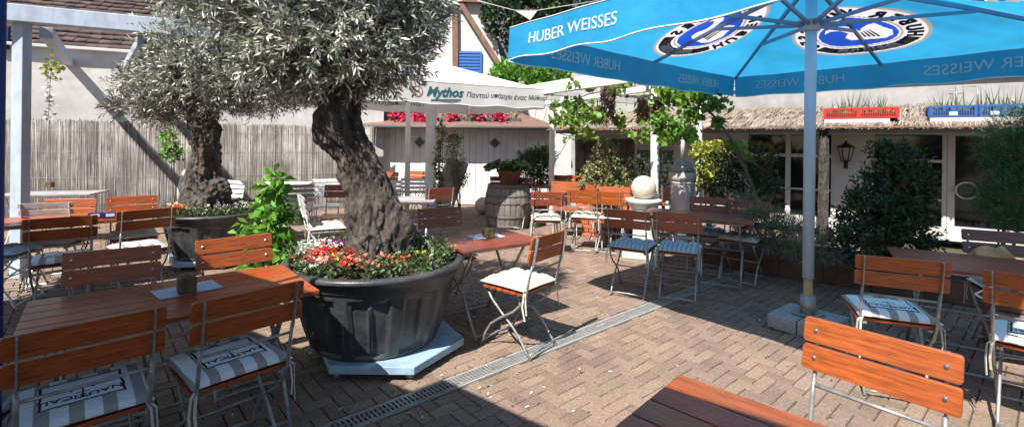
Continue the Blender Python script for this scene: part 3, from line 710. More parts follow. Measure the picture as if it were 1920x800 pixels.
# two more blue parasols beyond the frame: they shade the left foreground
S1 = Vector((-1.52, 1.43, 2.4)); e1_ = Vector((.68, -.73, 0)).normalized()*3.6; e2_ = Vector((-.81, -.58, 0)).normalized()*3.6; e2_ = Vector((e1_.y, -e1_.x, 0))
cB = S1 + (e1_+e2_)/2
parasol('market_parasol', 'cyan blue parasol overhead, its corner shadow on the paving in front', cB, [S1, S1+e1_+Vector((0, 0, .72)), S1+e1_+e2_+Vector((0, 0, .5)), S1+e2_], 3.3, 2.8, .045, .25, MT['canthick'], MT['pole'], MT['ribblue'], mids=False)
d3 = Vector((-.850, .526, 0)); s3 = Vector((-1.92, 1.28, 2.6)) - d3*.35; p3 = Vector((-.526, -.850, 0))
k3 = [s3, s3+d3*4.6, s3+d3*4.6+p3*2.7, s3+p3*2.7]; c3 = sum(k3, Vector())/4
parasol('market_parasol', 'cyan blue parasol overhead at the left, shading the long table', c3, k3, 3.4, 3.0, .045, .2, MT['canthick'], MT['pole'], MT['ribblue'], mids=False)
pp = PD(-7, 400, 1.85)
m = MB(); m.tube([(0, 0, .02), (0, 0, 3.3)], .022, 16); m.lathe([(.2, 0), (.2, .05), (.04, .07)], 24)
m.build('parasol_pole', MT['poleblue'], None, loc=(pp.x, pp.y, 0), label='deep blue pole standing at the extreme left edge', cat='pole')

# white parasol
WR = PD(1019, 203, 8.4); wd_ = Vector((.837, .547, 0)); wn_ = Vector((-.547, .837, 0)); WS = 3.9
WL = WR - wd_*WS; WL.z = 2.17; WBR = WR + wn_*2.75; WBL = WL + wn_*2.75
for q in (WBR, WBL): q.z = 2.2
WC = (WR+WL+WBR+WBL)/4
def white_print(t, can, vals, surf, val, K):
    # corners: WL, WR, WBR, WBL: side 0 is the front
    i = 0; a, b = val(i, 0, 0)[0], val(i, 1, 0)[0]; ln = (b-a).length
    def mk(xc, dz=0):
        def fn(x, y, z):
            u = xc/ln + x/ln; p, n = val(i, u, .5 - (y+dz)/.33); return p + n*z
        return fn
    warp_text('Παντού υπάρχει ένας Μύθος!', .112, mk(3.16), MT['printdark'], vals[i], shear=.3, ext=.004)
    warp_text('Mythos', .205, mk(2.0, .01), MT['printteal'], vals[i], shear=.35, ext=.004, bold=.006)
    m = MB(); fn = mk(2.0); m.prism([(-.23, -.125), (.28, -.105), (.28, -.085), (-.23, -.10)], -.004, .004, fn=fn); m.build('underline', MT['printteal'], vals[i])
    fn = mk(1.56); m = MB()
    for k in range(28):
        a0, a1 = R(k*12.5+20), R((k+1)*12.5+20); m.prism([(.085*math.cos(a0), .085*math.sin(a0)), (.085*math.cos(a1), .085*math.sin(a1)), (.072*math.cos(a1), .072*math.sin(a1)), (.072*math.cos(a0), .072*math.sin(a0))], -.004, .004, fn=fn)
    m.prism([(0, 0), (.05, -.06), (.06, -.05), (.01, .01)], -.004, .004, fn=fn); m.prism([(-.03, 0), (.02, .03), (.03, .02), (-.02, -.02)], -.004, .004, fn=fn)
    m.build('round_logo', MT['printred'], vals[i])
    i2 = 2; a, b = val(i2, 0, 0)[0], val(i2, 1, 0)[0]; l2 = (b-a).length
    def fn2(x, y, z):
        u = .5 + x/l2; p, n = val(i2, u, .5 - y/.33); return p + n*z
    warp_text('Παντού υπάρχει ένας Μύθος!', .125, fn2, MT['printdark'], vals[i2], shear=.3, ext=.004)
parasol('market_parasol', 'large white parasol with dark lettering on its valance, before the white shed', WC, [WL, WR, WBR, WBL], 3.12, 2.6, .045, .33,
        MT['canwhite'], MT['whitepaint'], MT['whitepaint'], sag=.05, print_fn=white_print)
bs = thing('granite_weight', 'grey slab weight under the white parasol, behind the olive trunk', 'parasol base', (WC.x, WC.y, 0))
m = MB(); m.box((0, 0, .05), (.6, .6, .08)); m.build('slab', MT['granite'], bs, bevel=.01)

# ------------------------------------------------------------------ pergola, right of centre
t = thing('vine_pergola', 'white pole pergola carrying the grapevine before the thatched building', 'pergola', (0, 0, 0))
q1 = PD(1036, 195, 9.3); q2 = PD(1229, 170, 6.9); q3 = PD(1312, 200, 8.0)
for q, r in ((q1, .055), (q2, .062), (q3, .05)):
    m = MB(); random.seed(int(q.x*100)); n = 14
    m.tube([(q.x+random.uniform(-.006, .006), q.y+random.uniform(-.006, .006), q.z*k/n) for k in range(n+1)], [r*random.uniform(.92, 1.08) for _ in range(n+1)], 12)
    m.build('post', MT['whitepaint'], t)
def beam(a, b, w_, h_, m_='whitepaint', nm='beam'):
    m = MB(); m.bar(a, b, w_, h_); m.build(nm, MT[m_], t, bevel=.006)
a = PD(985, 172, 9.0); b = PD(1130, 150, 7.2); beam(a + (a-b)*.25, b+(b-a)*.35, .10, .20)
beam(q1+Vector((-.1, .25, .04)), q2+Vector((.05, -.15, .04)), .07, .09)
beam(q1+Vector((-.4, -.03, .12)), q3+Vector((.4, .1, .05)), .06, .08, 'greywood')
beam(q2+Vector((-.35, -.2, .12)), q3+Vector((.3, .4, .1)), .05, .07)
beam(PD(1030, 172, 8.6), PD(1190, 190, 8.2), .06, .10, 'greywood')
# ------------------------------------------------------------------ olive trees in tubs
def tub(loc, k, label, rz=0):
    t = thing('tub_planter', label, 'planter', loc, rz)
    def rad(th, z):
        zz = z/.56; r = .455 + .165*(zz**.7)
        seg = (th/(2*math.pi)*10) % 1; inside = .14 < seg < .86; low = .06 < zz < .80
        top_arch = .80 - .05*abs(seg-.5)
        if inside and .06 < zz < top_arch: r -= .026
        if abs(seg-.5) < .02 and .1 < zz < .72: r += .022
        return r*k
    m = MB(); m.grid(lambda u, v: Vector((rad(u*2*math.pi, v*.56)*math.cos(u*2*math.pi), rad(u*2*math.pi, v*.56)*math.sin(u*2*math.pi), v*.56*k)), 240, 44)
    b_ = m.build('tub_body', MT['planter'], t)
    m = MB(); R0 = rad(0, .56)/k
    m.lathe([(R0*k, .5*k), ((R0+.01)*k, .56*k), ((R0+.045)*k, .565*k), ((R0+.05)*k, .575*k), ((R0+.05)*k, .592*k), ((R0+.035)*k, .603*k), ((R0-.0)*k, .603*k), ((R0-.015)*k, .59*k), ((R0-.02)*k, .5*k)], 72, cap=False); m.build('rim', MT['planter'], t)
    m = MB(); m.grid(lambda u, v: Vector((R0*.985*k*v*math.cos(u*6.2832), R0*.985*k*v*math.sin(u*6.2832), (.56+.06*(1-v)+.012*math.sin(u*40+v*9))*k)), 48, 10); m.build('soil', MT['soil'], t)
    return t, R0*k, .56*k
def dolly(loc, r, rz, label):
    t = thing('plant_dolly', label, 'plant dolly', loc, rz)
    oc = [(r*math.cos(R(60*i)), r*math.sin(R(60*i))) for i in range(6)]
    m = MB(); m.prism(oc, .05, .105); m.build('platform', MT['dolly'], t, bevel=.006)
    for i in range(6):
        x, y = oc[i]; x *= .88; y *= .88
        c = MB(); c.tube([(x-.012, y, .0215), (x+.012, y, .0215)], .02, 12); c.box((x, y, .044), (.05, .04, .014)); c.box((x-.02, y, .03), (.004, .03, .03)); c.box((x+.02, y, .03), (.004, .03, .03)); c.build('caster', MT['steel'], t)
    return t
def flowers(loc, r, z, label, n=520, bias=None, seed=1):
    rg_ = np.random.default_rng(seed)
    t = thing('bedding_flowers', label, 'bedding flowers', loc); t['kind'] = 'stuff'
    a = rg_.uniform(0, 6.283, n); q = r*np.sqrt(rg_.uniform(.16, .99, n)); C = np.stack([q*np.cos(a), q*np.sin(a), z + rg_.uniform(0.0, .10, n)], 1)
    D = unit(rng.normal(size=(n, 3))*.6 + np.array([0, 0, .8]) + np.stack([np.cos(a), np.sin(a), 0*a], 1)*.3)
    B, DD, _ = sprays(C-D*.06, D, 7, .09, 1.1)
    leafset('leaves', B, DD, .042, .024, [MT['leafmid'], MT['leafgrey']], t, up=.8, mi=(rg_.random(len(B)) < .3).astype(int))
    # blossoms: patches of one colour
    names = ['red', 'orange', 'white', 'purple', 'yellow', 'salmon']
    cents = bias or []
    P_, Dn, mi = [], [], []
    for (ang, rr, spread, ci, cnt) in cents:
        for _ in range(int(cnt*.52)):
            x = math.cos(R(ang))*rr*r + rg_.normal()*spread; y = math.sin(R(ang))*rr*r + rg_.normal()*spread; zz = z + .085 + rg_.uniform(0, .06)
            if x*x+y*y > r*r*1.0: continue
            nrm = unit(np.array([rg_.normal()*.5, rg_.normal()*.5 - .2, 1.0])); u_ = unit(np.cross(nrm, rg_.normal(size=3))); v_ = np.cross(nrm, u_)
            for k in range(5):
                al = k*1.2566; P_.append([x, y, zz]); Dn.append(u_*math.cos(al)+v_*math.sin(al)+nrm*.25); mi.append(ci)
    leafset('blossoms', np.array(P_), np.array(Dn), .019, .019, [MT['f_'+c] for c in names], t, up=.3, mi=np.array(mi), wide=.6, fold=.1)
    return t
def trunk_mesh(path, rads, seed, name, parent, nu=120, nv=210, burls=()):
    rg_ = np.random.default_rng(seed)
    path = [Vector(p) for p in path]; n = len(path)
    def cr(t):   # catmull-rom
        f = t*(n-1); i = min(int(f), n-2); u = f-i
        p0, p1, p2, p3 = path[max(i-1, 0)], path[i], path[i+1], path[min(i+2, n-1)]
        pt = .5*((2*p1) + (p2-p0)*u + (2*p0-5*p1+4*p2-p3)*u*u + (3*p1-p0-3*p2+p3)*u**3)
        r = rads[i] + (rads[i+1]-rads[i])*(u*u*(3-2*u)); return pt, r
    ph = rg_.uniform(0, 6.28, 12)
    pts = [cr(j/nv)[0] for j in range(nv+1)]; fr = frames(pts); V = []
    for j in range(nv+1):
        p, t, u_, r_ = fr[j]; rad = cr(j/nv)[1]; z = j/nv
        for i in range(nu):
            a = 2*math.pi*i/nu; tw = a + z*1.6
            k = 1 + .10*math.sin(3*tw+ph[0]+2*z) + .09*math.sin(5*tw+ph[1]-3*z+1.5*math.sin(9*z)) + .055*math.sin(9*tw+ph[2]+4*math.sin(7*z+ph[3]))
            k += .04*math.sin(14*tw+ph[4]+9*z+2*math.sin(23*z)) + .035*math.sin(23*a+ph[5]+30*z+3*math.sin(13*z+a)) + .03*math.sin(31*z+2*math.sin(3*a)+ph[6])
            k -= .16*max(0, math.sin(2*tw+ph[7]+2.5*math.sin(5*z)))**6
            q = p + (u_*math.cos(a) + r_*math.sin(a))*rad*k
            for (bc, br, bh) in burls:
                d = (q-Vector(bc)).length
                if d < br: q = q + (q-p).normalized()*bh*(1-d/br)**2*(3-2*(1-d/br))
            V.append(tuple(q)+tuple((q-p).normalized())+(rad,))
    V = np.array(V); Nn = V[:, 3:6]; rr = V[:, 6]; V = V[:, :3]; dsp = np.zeros(len(V))
    for fr_, am in ((9, .045), (16, .045), (27, .045), (45, .034), (75, .022)):
        for _ in range(4):
            kv = rg_.normal(size=3); kv[2] *= .28; kv = kv/np.linalg.norm(kv)*fr_; wv = rg_.normal(size=3)*fr_*.4
            dsp += am*(.6-np.abs(np.sin(V@kv + 1.3*np.sin(V@wv+rg_.uniform(0, 6)))))*.5
    V = V + Nn*(dsp*rr*2.4)[:, None]
    F = [(j*nu+i, j*nu+(i+1) % nu, (j+1)*nu+(i+1) % nu, (j+1)*nu+i) for j in range(nv) for i in range(nu)]
    o = fastmesh(name, np.array(V), np.array(F), MT['bark'], None, parent, True); return o
def olive_tree(loc, label, path, rads, blobs, ntw, seed, limbs, burls=(), hang=None):
    global rng
    t = thing('olive_tree', label, 'olive tree', loc)
    trunk_mesh(path, rads, seed, 'trunk', t, burls=burls)
    rng = np.random.default_rng(seed+50); random.seed(seed)
    top = Vector(path[-1])
    m = MB()
    for b in blobs:
        for k in range(limbs):
            tip = Vector(b[:3]) + Vector((random.uniform(-.7, .7)*b[3], random.uniform(-.7, .7)*b[4], random.uniform(-.5, .8)*b[5]))
            st = top + Vector((random.uniform(-.08, .08), random.uniform(-.08, .08), random.uniform(-.25, .02)))
            md = st.lerp(tip, .45) + Vector((random.uniform(-.1, .1), random.uniform(-.1, .1), random.uniform(.0, .2)))
            m.tube([st, st.lerp(md, .5)+Vector((0, 0, .04)), md, md.lerp(tip, .5)+Vector((random.uniform(-.05, .05), 0, .03)), tip], [.055, .045, .033, .02, .007], 7)
    m.build('limb', MT['bark'], t)
    C, d = inblob(blobs, ntw, .3)
    keep = np.ones(len(C), bool)
    if hang is not None:
        keep = hang(C)
    C = C[keep]; d = d[keep]
    D = unit(d*1.0 + rng.normal(size=d.shape)*.55 + np.array([0, 0, -.05]))
    B, DD, Dt = sprays(C-D*.06, D, 15, .19, .85, .2)
    leafset('crown', B, DD, .062, .0145, MT['olive'], t, up=.2, fold=.0, lvar=.3, wide=.45)
    k = MB()
    for i in range(0, len(C)):
        c = Vector(C[i]); dd = Vector(Dt[i]); k.tube([c-dd*.12, c+dd*.13], [.003, .0012], 3)
    k.build('twig', MT['twig'], t)
    return t
# tree 1, front
T1c = P(704, 653); T1c.z = 0
dolly(T1c+Vector((.12, -.03, 0)), .56, R(0), 'pale blue six-sided dolly under the front olive tub')
tb, RR, RZ = tub(T1c+Vector((0, 0, .105)), 1.0, 'black plastic tub with the thick leaning olive, front and largest', .2)
def L1(px, py, dY=0): return PD(px, py, T1c.y+dY) - T1c
z0 = .105+.56
path = [L1(722, 500), L1(716, 452), L1(708, 400), L1(694, 348), L1(668, 290), L1(642, 240), L1(636, 195), L1(650, 150), L1(662, 110, -.0)]
path[0].z = .62
rads = [.27, .22, .175, .145, .145, .158, .148, .14, .13]
blobs = [L1(650, 80, -.05).to_tuple()+(.62, .60, .42), L1(745, 38, .1).to_tuple()+(.29, .45, .30), L1(675, 130, .2).to_tuple()+(.22, .35, .13), L1(560, 60, .0).to_tuple()+(.45, .55, .38), L1(620, -60, 0).to_tuple()+(.8, .75, .5), L1(470, 0, .0).to_tuple()+(.45, .5, .26),
         L1(545, 130, .1).to_tuple()+(.30, .4, .16), L1(380, -30, .0).to_tuple()+(.4, .4, .2), L1(780, -10, .1).to_tuple()+(.25, .45, .4), L1(600, 130, .3).to_tuple()+(.42, .3, .26)]
olive_tree(T1c, 'gnarled olive tree with thick leaning trunk in the front black tub', path, rads, blobs, 3500, 3, 3,
           burls=((L1(600, 245), .22, .05), (L1(650, 400), .25, .07), (L1(770, 420), .25, .05), (L1(690, 470), .2, .04)))
flowers(T1c, RR*.96, z0+.01, 'red, white and salmon flowers filling the front olive tub', 560,
        [(190, .72, .07, 2, 90), (178, .88, .06, 2, 60), (205, .80, .05, 2, 50), (212, .62, .05, 0, 60), (222, .78, .05, 0, 60), (230, .85, .05, 5, 40), (255, .72, .07, 5, 60), (272, .8, .06, 5, 50), (240, .72, .05, 4, 16), (290, .75, .06, 5, 40), (250, .55, .05, 0, 30),
         (165, .6, .05, 3, 50), (150, .6, .05, 3, 25), (300, .85, .05, 1, 16), (330, .7, .08, 4, 8), (265, .9, .03, 0, 20), (243, .9, .04, 2, 30)], 5)
# tree 2, further back
T2c = P(402, 490); T2c.z = 0
dolly(T2c, .54, R(12), 'pale blue dolly under the rear olive tub')
tb2, RR2, RZ2 = tub(T2c+Vector((0, 0, .105)), .93, 'black plastic tub holding the rear olive, left of the front one', 1.1)
def L2(px, py, dY=0): return PD(px, py, T2c.y+dY) - T2c
path = [L2(392, 400), L2(390, 365), L2(384, 330), L2(386, 295), L2(384, 255), L2(380, 225), L2(384, 195)]
path[0].z = .6
rads = [.31, .235, .175, .16, .165, .155, .14]
blobs = [L2(385, 150).to_tuple()+(.85, .7, .42), L2(300, 165).to_tuple()+(.42, .5, .34), L2(480, 140).to_tuple()+(.7, .6, .5), L2(400, 80).to_tuple()+(.9, .7, .4), L2(340, 215, .1).to_tuple()+(.45, .4, .12), L2(540, 120).to_tuple()+(.5, .5, .5), L2(255, 200).to_tuple()+(.28, .3, .14)]
olive_tree(T2c, 'smaller olive tree with knotted trunk in the rear black tub', path, rads, blobs, 3200, 8, 3,
           burls=((L2(360, 340), .25, .08), (L2(415, 350), .22, .07)))
flowers(T2c, RR2*.96, .105+.53, 'salmon and pale flowers filling the rear olive tub', 480,
        [(230, .8, .07, 5, 60), (245, .8, .05, 1, 40), (210, .85, .07, 2, 40), (200, .8, .05, 4, 20), (300, .8, .1, 2, 40), (330, .7, .06, 3, 30), (350, .7, .1, 2, 60)], 9)

# ------------------------------------------------------------------ beer-garden chair
def rrect(w_, h_, r, n=4):
    out = []
    for cx, cy, a0 in ((w_/2-r, h_/2-r, 0), (-w_/2+r, h_/2-r, 90), (-w_/2+r, -h_/2+r, 180), (w_/2-r, -h_/2+r, 270)):
        out += [(cx+r*math.cos(R(a0+90*k/n)), cy+r*math.sin(R(a0+90*k/n))) for k in range(n+1)]
    return out
FRA = [(-.290, .87), (-.262, .72), (-.232, .58), (-.205, .46), (-.165, .385), (-.09, .315), (.03, .245), (.115, .185), (.165, .11), (.19, .05), (.215, .006)]
FRB = [(.175, .435), (.125, .36), (.04, .285), (-.05, .215), (-.13, .14), (-.185, .06), (-.235, .006)]
def make_chair(label, wood, metal, W=.46, seatwood=True, slats_back=2):
    t = thing('folding_chair', label, 'chair'); hwid = .185
    th = math.atan2(.058, .29)
    # slats of the back: lean with the upright
    for i, zc in enumerate((.822, .725) if slats_back == 2 else (.835, .765, .695, .625)):
        hgt = .086 if slats_back == 2 else .05
        yc = -.290 + (.87-zc)*.19 + .012
        m = MB(); m.prism(rrect(W, hgt, .012), -.009, .009, fn=lambda x, y, z: Vector((x, z - y*.19, y)))
        sl_ = m.build('back_slat', wood, t, loc=(0, yc, zc), bevel=.002)
        m = MB()
        for sx in (-1, 1): m.lathe([(.0095, 0), (.009, .003), (.005, .005)], 10, (0, 0, 0)); 
        m = MB()
        for sx in (-1, 1):
            for (r0, a0), (r1, a1) in (((.0001, .0145), (.006, .0135)), ((.006, .0135), (.0095, .009))):
                n = 10; vs = [(sx*hwid+rr*math.cos(2*math.pi*j/n), aa, rr*math.sin(2*math.pi*j/n)) for rr, aa in ((r0, a0), (r1, a1)) for j in range(n)]
                m.add(vs, [(j, (j+1) % n, n+(j+1) % n, n+j) for j in range(n)], 0, True)
        m.build('rivet', MT['rivet'], sl_)
    for sx in (-1, 1):
        m = MB(); x = sx*hwid
        # flat plate behind the slats then round bar
        m.sweep([(x, y-.004, z) for y, z in ((-.290, .862), (-.255, .675), (-.25, .65))], [(-.014, -.003), (.014, -.003), (.014, .003), (-.014, .003)] if True else [], 0, False, scales=[1, 1, .7])
        pts = [(x, y, z) for y, z in FRA[1:]]; pts[0] = (x, -.2525, .665)
        m.tube(pts, .0085, 8); m.build('back_leg', metal, t)
        m = MB(); m.tube([(sx*(hwid-.022), y, z) for y, z in FRB], .0085, 8); m.build('front_leg', metal, t)
    m = MB(); m.tube([(-hwid, -.242, .625), (hwid, -.242, .625)], .007, 8); m.build('stretcher', metal, t); m = MB()
    m.tube([(x, .202, .035+.012*(1-(x/hwid)**2)) for x in (-hwid, -.1, 0, .1, hwid)], .0075, 8); m.build('stretcher', metal, t); m = MB()
    m.tube([(x, -.224, .030+.012*(1-(x/hwid)**2)) for x in (-hwid+.022, -.1, 0, .1, hwid-.022)], .0075, 8); m.build('stretcher', metal, t); m = MB()
    m.tube([(-hwid, .035, .243), (hwid, .035, .243)], .006, 8)
    m.build('stretcher', metal, t)
    m = MB(); n = 6
    for k in range(n): m.box((0, -.185+.37*(k+.5)/n, .452), (.40, .37/n-.008, .016))
    m.build('seat', wood, t, bevel=.003)
    m = MB()
    for sx in (-1, 1): m.box((sx*.16, 0, .436), (.022, .385, .014))
    m.build('seat_rail', metal, t)
    return t
def cush_h(u, v, h, tuft):
    e = max(0, (1-abs(u)**5))*max(0, (1-abs(v)**5)); z = h*e**.45
    if tuft: z *= .42 + .58*(abs(math.sin(u*math.pi*1.5+math.pi/2))*abs(math.sin(v*math.pi*1.5+math.pi/2)))**.5; z += .004*math.sin(u*31)*math.sin(v*27)
    else: z += .003*math.sin(u*7+1)*math.sin(v*6)
    return z
def make_cushion(label, kind_):
    mt = {'n': MT['cushion'], 't': MT['cushwhite'], 'g': MT['cushgrey']}[kind_]; h = .045; a = .215
    t = thing('seat_cushion', label, 'cushion')
    def ed(s): return a*(s - .05*math.sin(math.pi*s)*0) 
    m = MB(); tf = kind_ != 'n'; hh = .05 if tf else .035
    wob = lambda u, v: Vector((a*u*(1+.03*math.cos(v*math.pi*.5)*0 - .035*(1-v*v)), a*v*(1-.035*(1-u*u)), 0))
    m.grid(lambda u, v: wob(2*u-1, 2*v-1)+Vector((0, 0, .022+cush_h(2*u-1, 2*v-1, hh, tf))), 40, 40)
    m.grid(lambda u, v: wob(1-2*u, 2*v-1)+Vector((0, 0, .022-.02*(max(0, (1-abs(2*u-1)**5)*(1-abs(2*v-1)**5)))**.4)), 24, 24)
    pad = m.build('pad', mt, t)
    m = MB(); m.tube([wob(math.cos(R(q))/max(abs(math.cos(R(q))), abs(math.sin(R(q)))), math.sin(R(q))/max(abs(math.cos(R(q))), abs(math.sin(R(q)))))*1.0+Vector((0, 0, .022)) for q in range(0, 361, 9)], .004, 5, cap=False); m.build('edge_cord', mt, pad)
    for sx in (-1, 1):
        m = MB()
        for dx in (0, .018): m.sweep([(sx*(.19+dx*.3), -.205, .02), (sx*(.205+dx), -.222, -.01), (sx*(.21+dx), -.232+dx, -.09), (sx*(.205+dx), -.235, -.15-dx*2)], [(-.006, -.0015), (.006, -.0015), (.006, .0015), (-.006, .0015)], 0, False)
        m.build('tie', MT['cushwhite'] if kind_ != 'g' else MT['cushgrey'], t)
    if kind_ == 'n':
        def dz(x, y, z): return Vector((x, y, .022+cush_h(x/a, y/a, hh, False)+.0016+z))
        m = MB(); m.grid(lambda u, v: dz((u-.5)*.27, (v-.5)*.24, 0), 14, 14); m.build('panel', MT['cushpanel'], pad)
        m = MB(); nn = 80
        def edge(s, r):
            q = s*4; k = int(q) % 4; f = q-int(q); w_, h_ = .135*r, .12*r
            p = ((-w_+2*w_*f, -h_), (w_, -h_+2*h_*f), (w_-2*w_*f, h_), (-w_, h_-2*h_*f))[k]; b = .008*abs(math.sin(f*math.pi*3))
            return (p[0]*(1-b*3), p[1]*(1-b*3))
        for s in range(nn):
            p0, p1 = edge(s/nn, 1.0), edge((s+1)/nn, 1.0); q0, q1 = edge(s/nn, .93), edge((s+1)/nn, .93)
            m.add([dz(*p0, .001), dz(*p1, .001), dz(*q1, .001), dz(*q0, .001)], [(0, 1, 2, 3)])
        # anchor
        def stroke(pts, w_):
            for (x0, y0), (x1, y1) in zip(pts, pts[1:]):
                d = Vector((x1-x0, y1-y0)).normalized()*w_/2; m.add([dz(-(x0-d.y), .012-(y0+d.x), .001), dz(-(x1-d.y), .012-(y1+d.x), .001), dz(-(x1+d.y), .012-(y1-d.x), .001), dz(-(x0+d.y), .012-(y0-d.x), .001)], [(0, 3, 2, 1)])
        stroke([(0, .06), (0, -.01)], .006); stroke([(-.022, .04), (.022, .04)], .005)
        stroke([(.04*math.cos(R(q)), .03+.04*math.sin(R(q))) for q in range(200, 345, 12)], .006)
        stroke([(.009*math.cos(R(q)), .07+.009*math.sin(R(q))) for q in range(0, 361, 40)], .004)
        stroke([(-.06+.004*k, .085+.003*math.sin(k*2)) for k in range(30)], .003)
        m.build('printed_border', MT['cushink'], pad)
        V, F = text_geo('NAUTICAL', .052, 1.0, 0, .0005)
        m = MB(); m.add([dz(-v.x*1.0, -v.y-.062, .0012 if v.z > 0 else 0) for v in V], F); m.build('lettering', MT['cushink'], pad)
    return t
# prototypes, placed at their first use
PROT = {}
def get(kind_, builder, loc, rz, label, group, zoff=0):
    if kind_ not in PROT:
        t = builder(label); t.location = loc; t.rotation_euler.z = rz; PROT[kind_] = t
        if group: t['group'] = group
        return t
    return dup(PROT[kind_], loc, rz, label, group)
WOODS = {'o': 'wood', 'r': 'wood_shaded', 'w': 'whitepaint', 'g': 'greywood', 'p': 'wood_shaded_plum'}
CUSH = {'n': None, 't': None, 'g': None}
chairs_log = []
def chair_at(x, y, rz, wood, label, cushion=None, clabel=None):
    group = {'o': 'orange-brown slatted folding chairs', 'r': 'slatted folding chairs, dark red shade put into the wood colour', 'w': 'white slatted folding chairs', 'g': 'grey slatted folding chairs', 'p': 'slatted folding chairs, plum brown shade put into the wood colour'}[wood]
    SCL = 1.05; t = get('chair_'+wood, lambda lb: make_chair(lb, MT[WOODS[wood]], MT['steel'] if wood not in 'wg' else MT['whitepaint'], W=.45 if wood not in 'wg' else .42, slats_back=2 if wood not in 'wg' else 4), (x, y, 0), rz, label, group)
    t.scale = (SCL,)*3
    if cushion:
        get('cush_'+cushion, lambda lb: make_cushion(lb, cushion), (x, y, .4635*SCL), rz + random.uniform(-.05, .05), clabel, 'cushions on the folding chairs')
    return t
def chair_px(lx, ly, rx, ry, away, wood, label, cushion=None, clabel=None, rz=None, zt=.905, fwd=0):
    a, b = P(lx, ly, zt), P(rx, ry, zt); d = b-a; ang = math.atan2(d.y, d.x)
    if not away: ang += math.pi
    if rz is not None: ang = rz
    mid = (a+b)/2; off = Matrix.Rotation(ang, 3, 'Z') @ Vector((0, -.297, 0)); x, y = mid.x-off.x, mid.y-off.y
    chairs_log.append((label[:40], round(x, 2), round(y, 2), round(math.degrees(ang)), round(d.length, 2)))
    return chair_at(x, y, ang, wood, label, cushion, clabel)
def make_table(name, label, c, ang, L_, W_, wood='tabletop', h=.75, planks=6, metal='steel', group='slatted folding tables'):
    t = thing(name, label, 'table', (c[0], c[1], 0), ang, group)
    m = MB(); pw = W_/planks
    for k in range(planks): m.box((0, -W_/2+pw*(k+.5), h-.011), (L_, pw-.005, .022))
    m.build('tabletop', MT[wood], t, bevel=.003)
    m = MB()
    for x in (-L_/2+.12, L_/2-.12): m.box((x, 0, h-.030), (.05, W_-.06, .014))
    for y in (-W_/2+.06, W_/2-.06): m.box((0, y, h-.033), (L_-.3, .025, .02))
    m.build('frame', MT[metal], t)
    for x in (-L_/2+.14, L_/2-.14):
        for s in (-1, 1):
            m = MB(); xx = x+s*.008; m.tube([(xx, s*(W_/2-.09), h-.04), (xx, s*.10, .46), (xx, -s*.10, .30), (xx, -s*(W_/2-.05), .008)], .0115, 8); m.build('leg', MT[metal], t)
    for y, z in ((-(W_/2-.07), .035), (W_/2-.07, .035), (0, .38)):
        m = MB(); m.tube([(-L_/2+.14, y, z), (L_/2-.14, y, z)], .009, 8); m.build('stretcher', MT[metal], t)
    return t
# ------------------------------------------------------------------ tables
random.seed(21)
def table_from(br, fr, L_, W_, name, label, wood, z=.75, **k):
    """br, fr = pixels of the right-hand far and near corners; table extends to the left of that edge"""
    a, b = P(*br, z), P(*fr, z); e = (b-a).normalized(); l = Vector((e.y, -e.x, 0))
    if l.x > 0: l = -l
    c = (a+b)/2 + l*L_/2
    return make_table(name, label, c, math.atan2(-l.y, -l.x), L_, W_, wood, z, **k), c, -l
t1, T1P, T1D = table_from((528, 494), (600, 544), 1.22, .74, 'garden_table', 'long orange-brown slatted table in the left foreground, half in sun', 'wood')
c = P(903, 447, .75)
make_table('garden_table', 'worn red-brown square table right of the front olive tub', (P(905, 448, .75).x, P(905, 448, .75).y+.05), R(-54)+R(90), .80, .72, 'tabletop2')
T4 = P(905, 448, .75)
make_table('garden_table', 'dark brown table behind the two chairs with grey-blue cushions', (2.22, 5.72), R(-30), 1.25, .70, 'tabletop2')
make_table('garden_table', 'brown table among the chairs at the far left, beside the pergola post', (-4.62, 4.98), R(37), 1.3, .68, 'wood')
# front right table
a = P(1275, 700, .75); b = P(1560, 800, .75); e = (b-a).normalized(); n_ = Vector((-e.y, e.x, 0)); n_ = -n_ if n_.y > 0 else n_
cc = a + e*.62 + n_*.36
make_table('garden_table', 'plum brown plank table cut off by the bottom edge, orange along its sunlit side', cc, math.atan2(e.y, e.x), 1.24, .72, 'wood')
# right table behind chair
a = P(1700, 478, .75); b = P(1930, 505, .75)
make_table('garden_table', 'dark brown table at the right edge before the conifer', (3.55, 3.42), R(-32), 1.3, .72, 'wood_shaded')
make_table('garden_table', 'small grey table behind the olive trunk near the white parasol', P(778, 372, .75), R(3), .62, .6, 'greywood', metal='whitepaint')
make_table('garden_table', 'orange table in front of the terracotta pots at the back right', P(1035, 347, .75), R(-12), .85, .65, 'wood')
make_table('garden_table', 'orange table half hidden by the globe pedestal', P(1188, 375, .75), R(-20), .9, .65, 'wood')
make_table('garden_table', 'white slatted table against the reed fence behind the green plant', P(535, 343, .75)-Vector((0, .0, 0)), R(14), .9, .6, 'whitepaint', metal='whitepaint')
make_table('garden_table', 'long pale grey table against the reed fence at the far left', P(100, 361, .75), R(18), 1.15, .6, 'greywood', metal='whitepaint')

# ------------------------------------------------------------------ chairs, front left table
chair_px(22, 632, 297, 578, True, 'o', 'folding chair seen from behind at the bottom left, nearest of all', 'n', 'striped nautical cushion on the nearest bottom-left chair')
chair_px(372, 568, 562, 528, True, 'o', 'folding chair seen from behind, tucked beside the front olive tub', 'n', 'striped nautical cushion on the chair beside the front olive tub')
chair_px(134, 474, 289, 460, False, 'o', 'shaded brown chair across the long table, facing us', None, None)
chair_px(378, 451, 498, 438, False, 'o', 'sunlit orange chair facing us between the two olive tubs', None, None)
chair_at(-2.15, 1.72, R(28), 'o', 'folding chair mostly outside the photo, left of the nearest chair', 'n', 'printed cushion peeping in at the left edge behind the nearest chair')
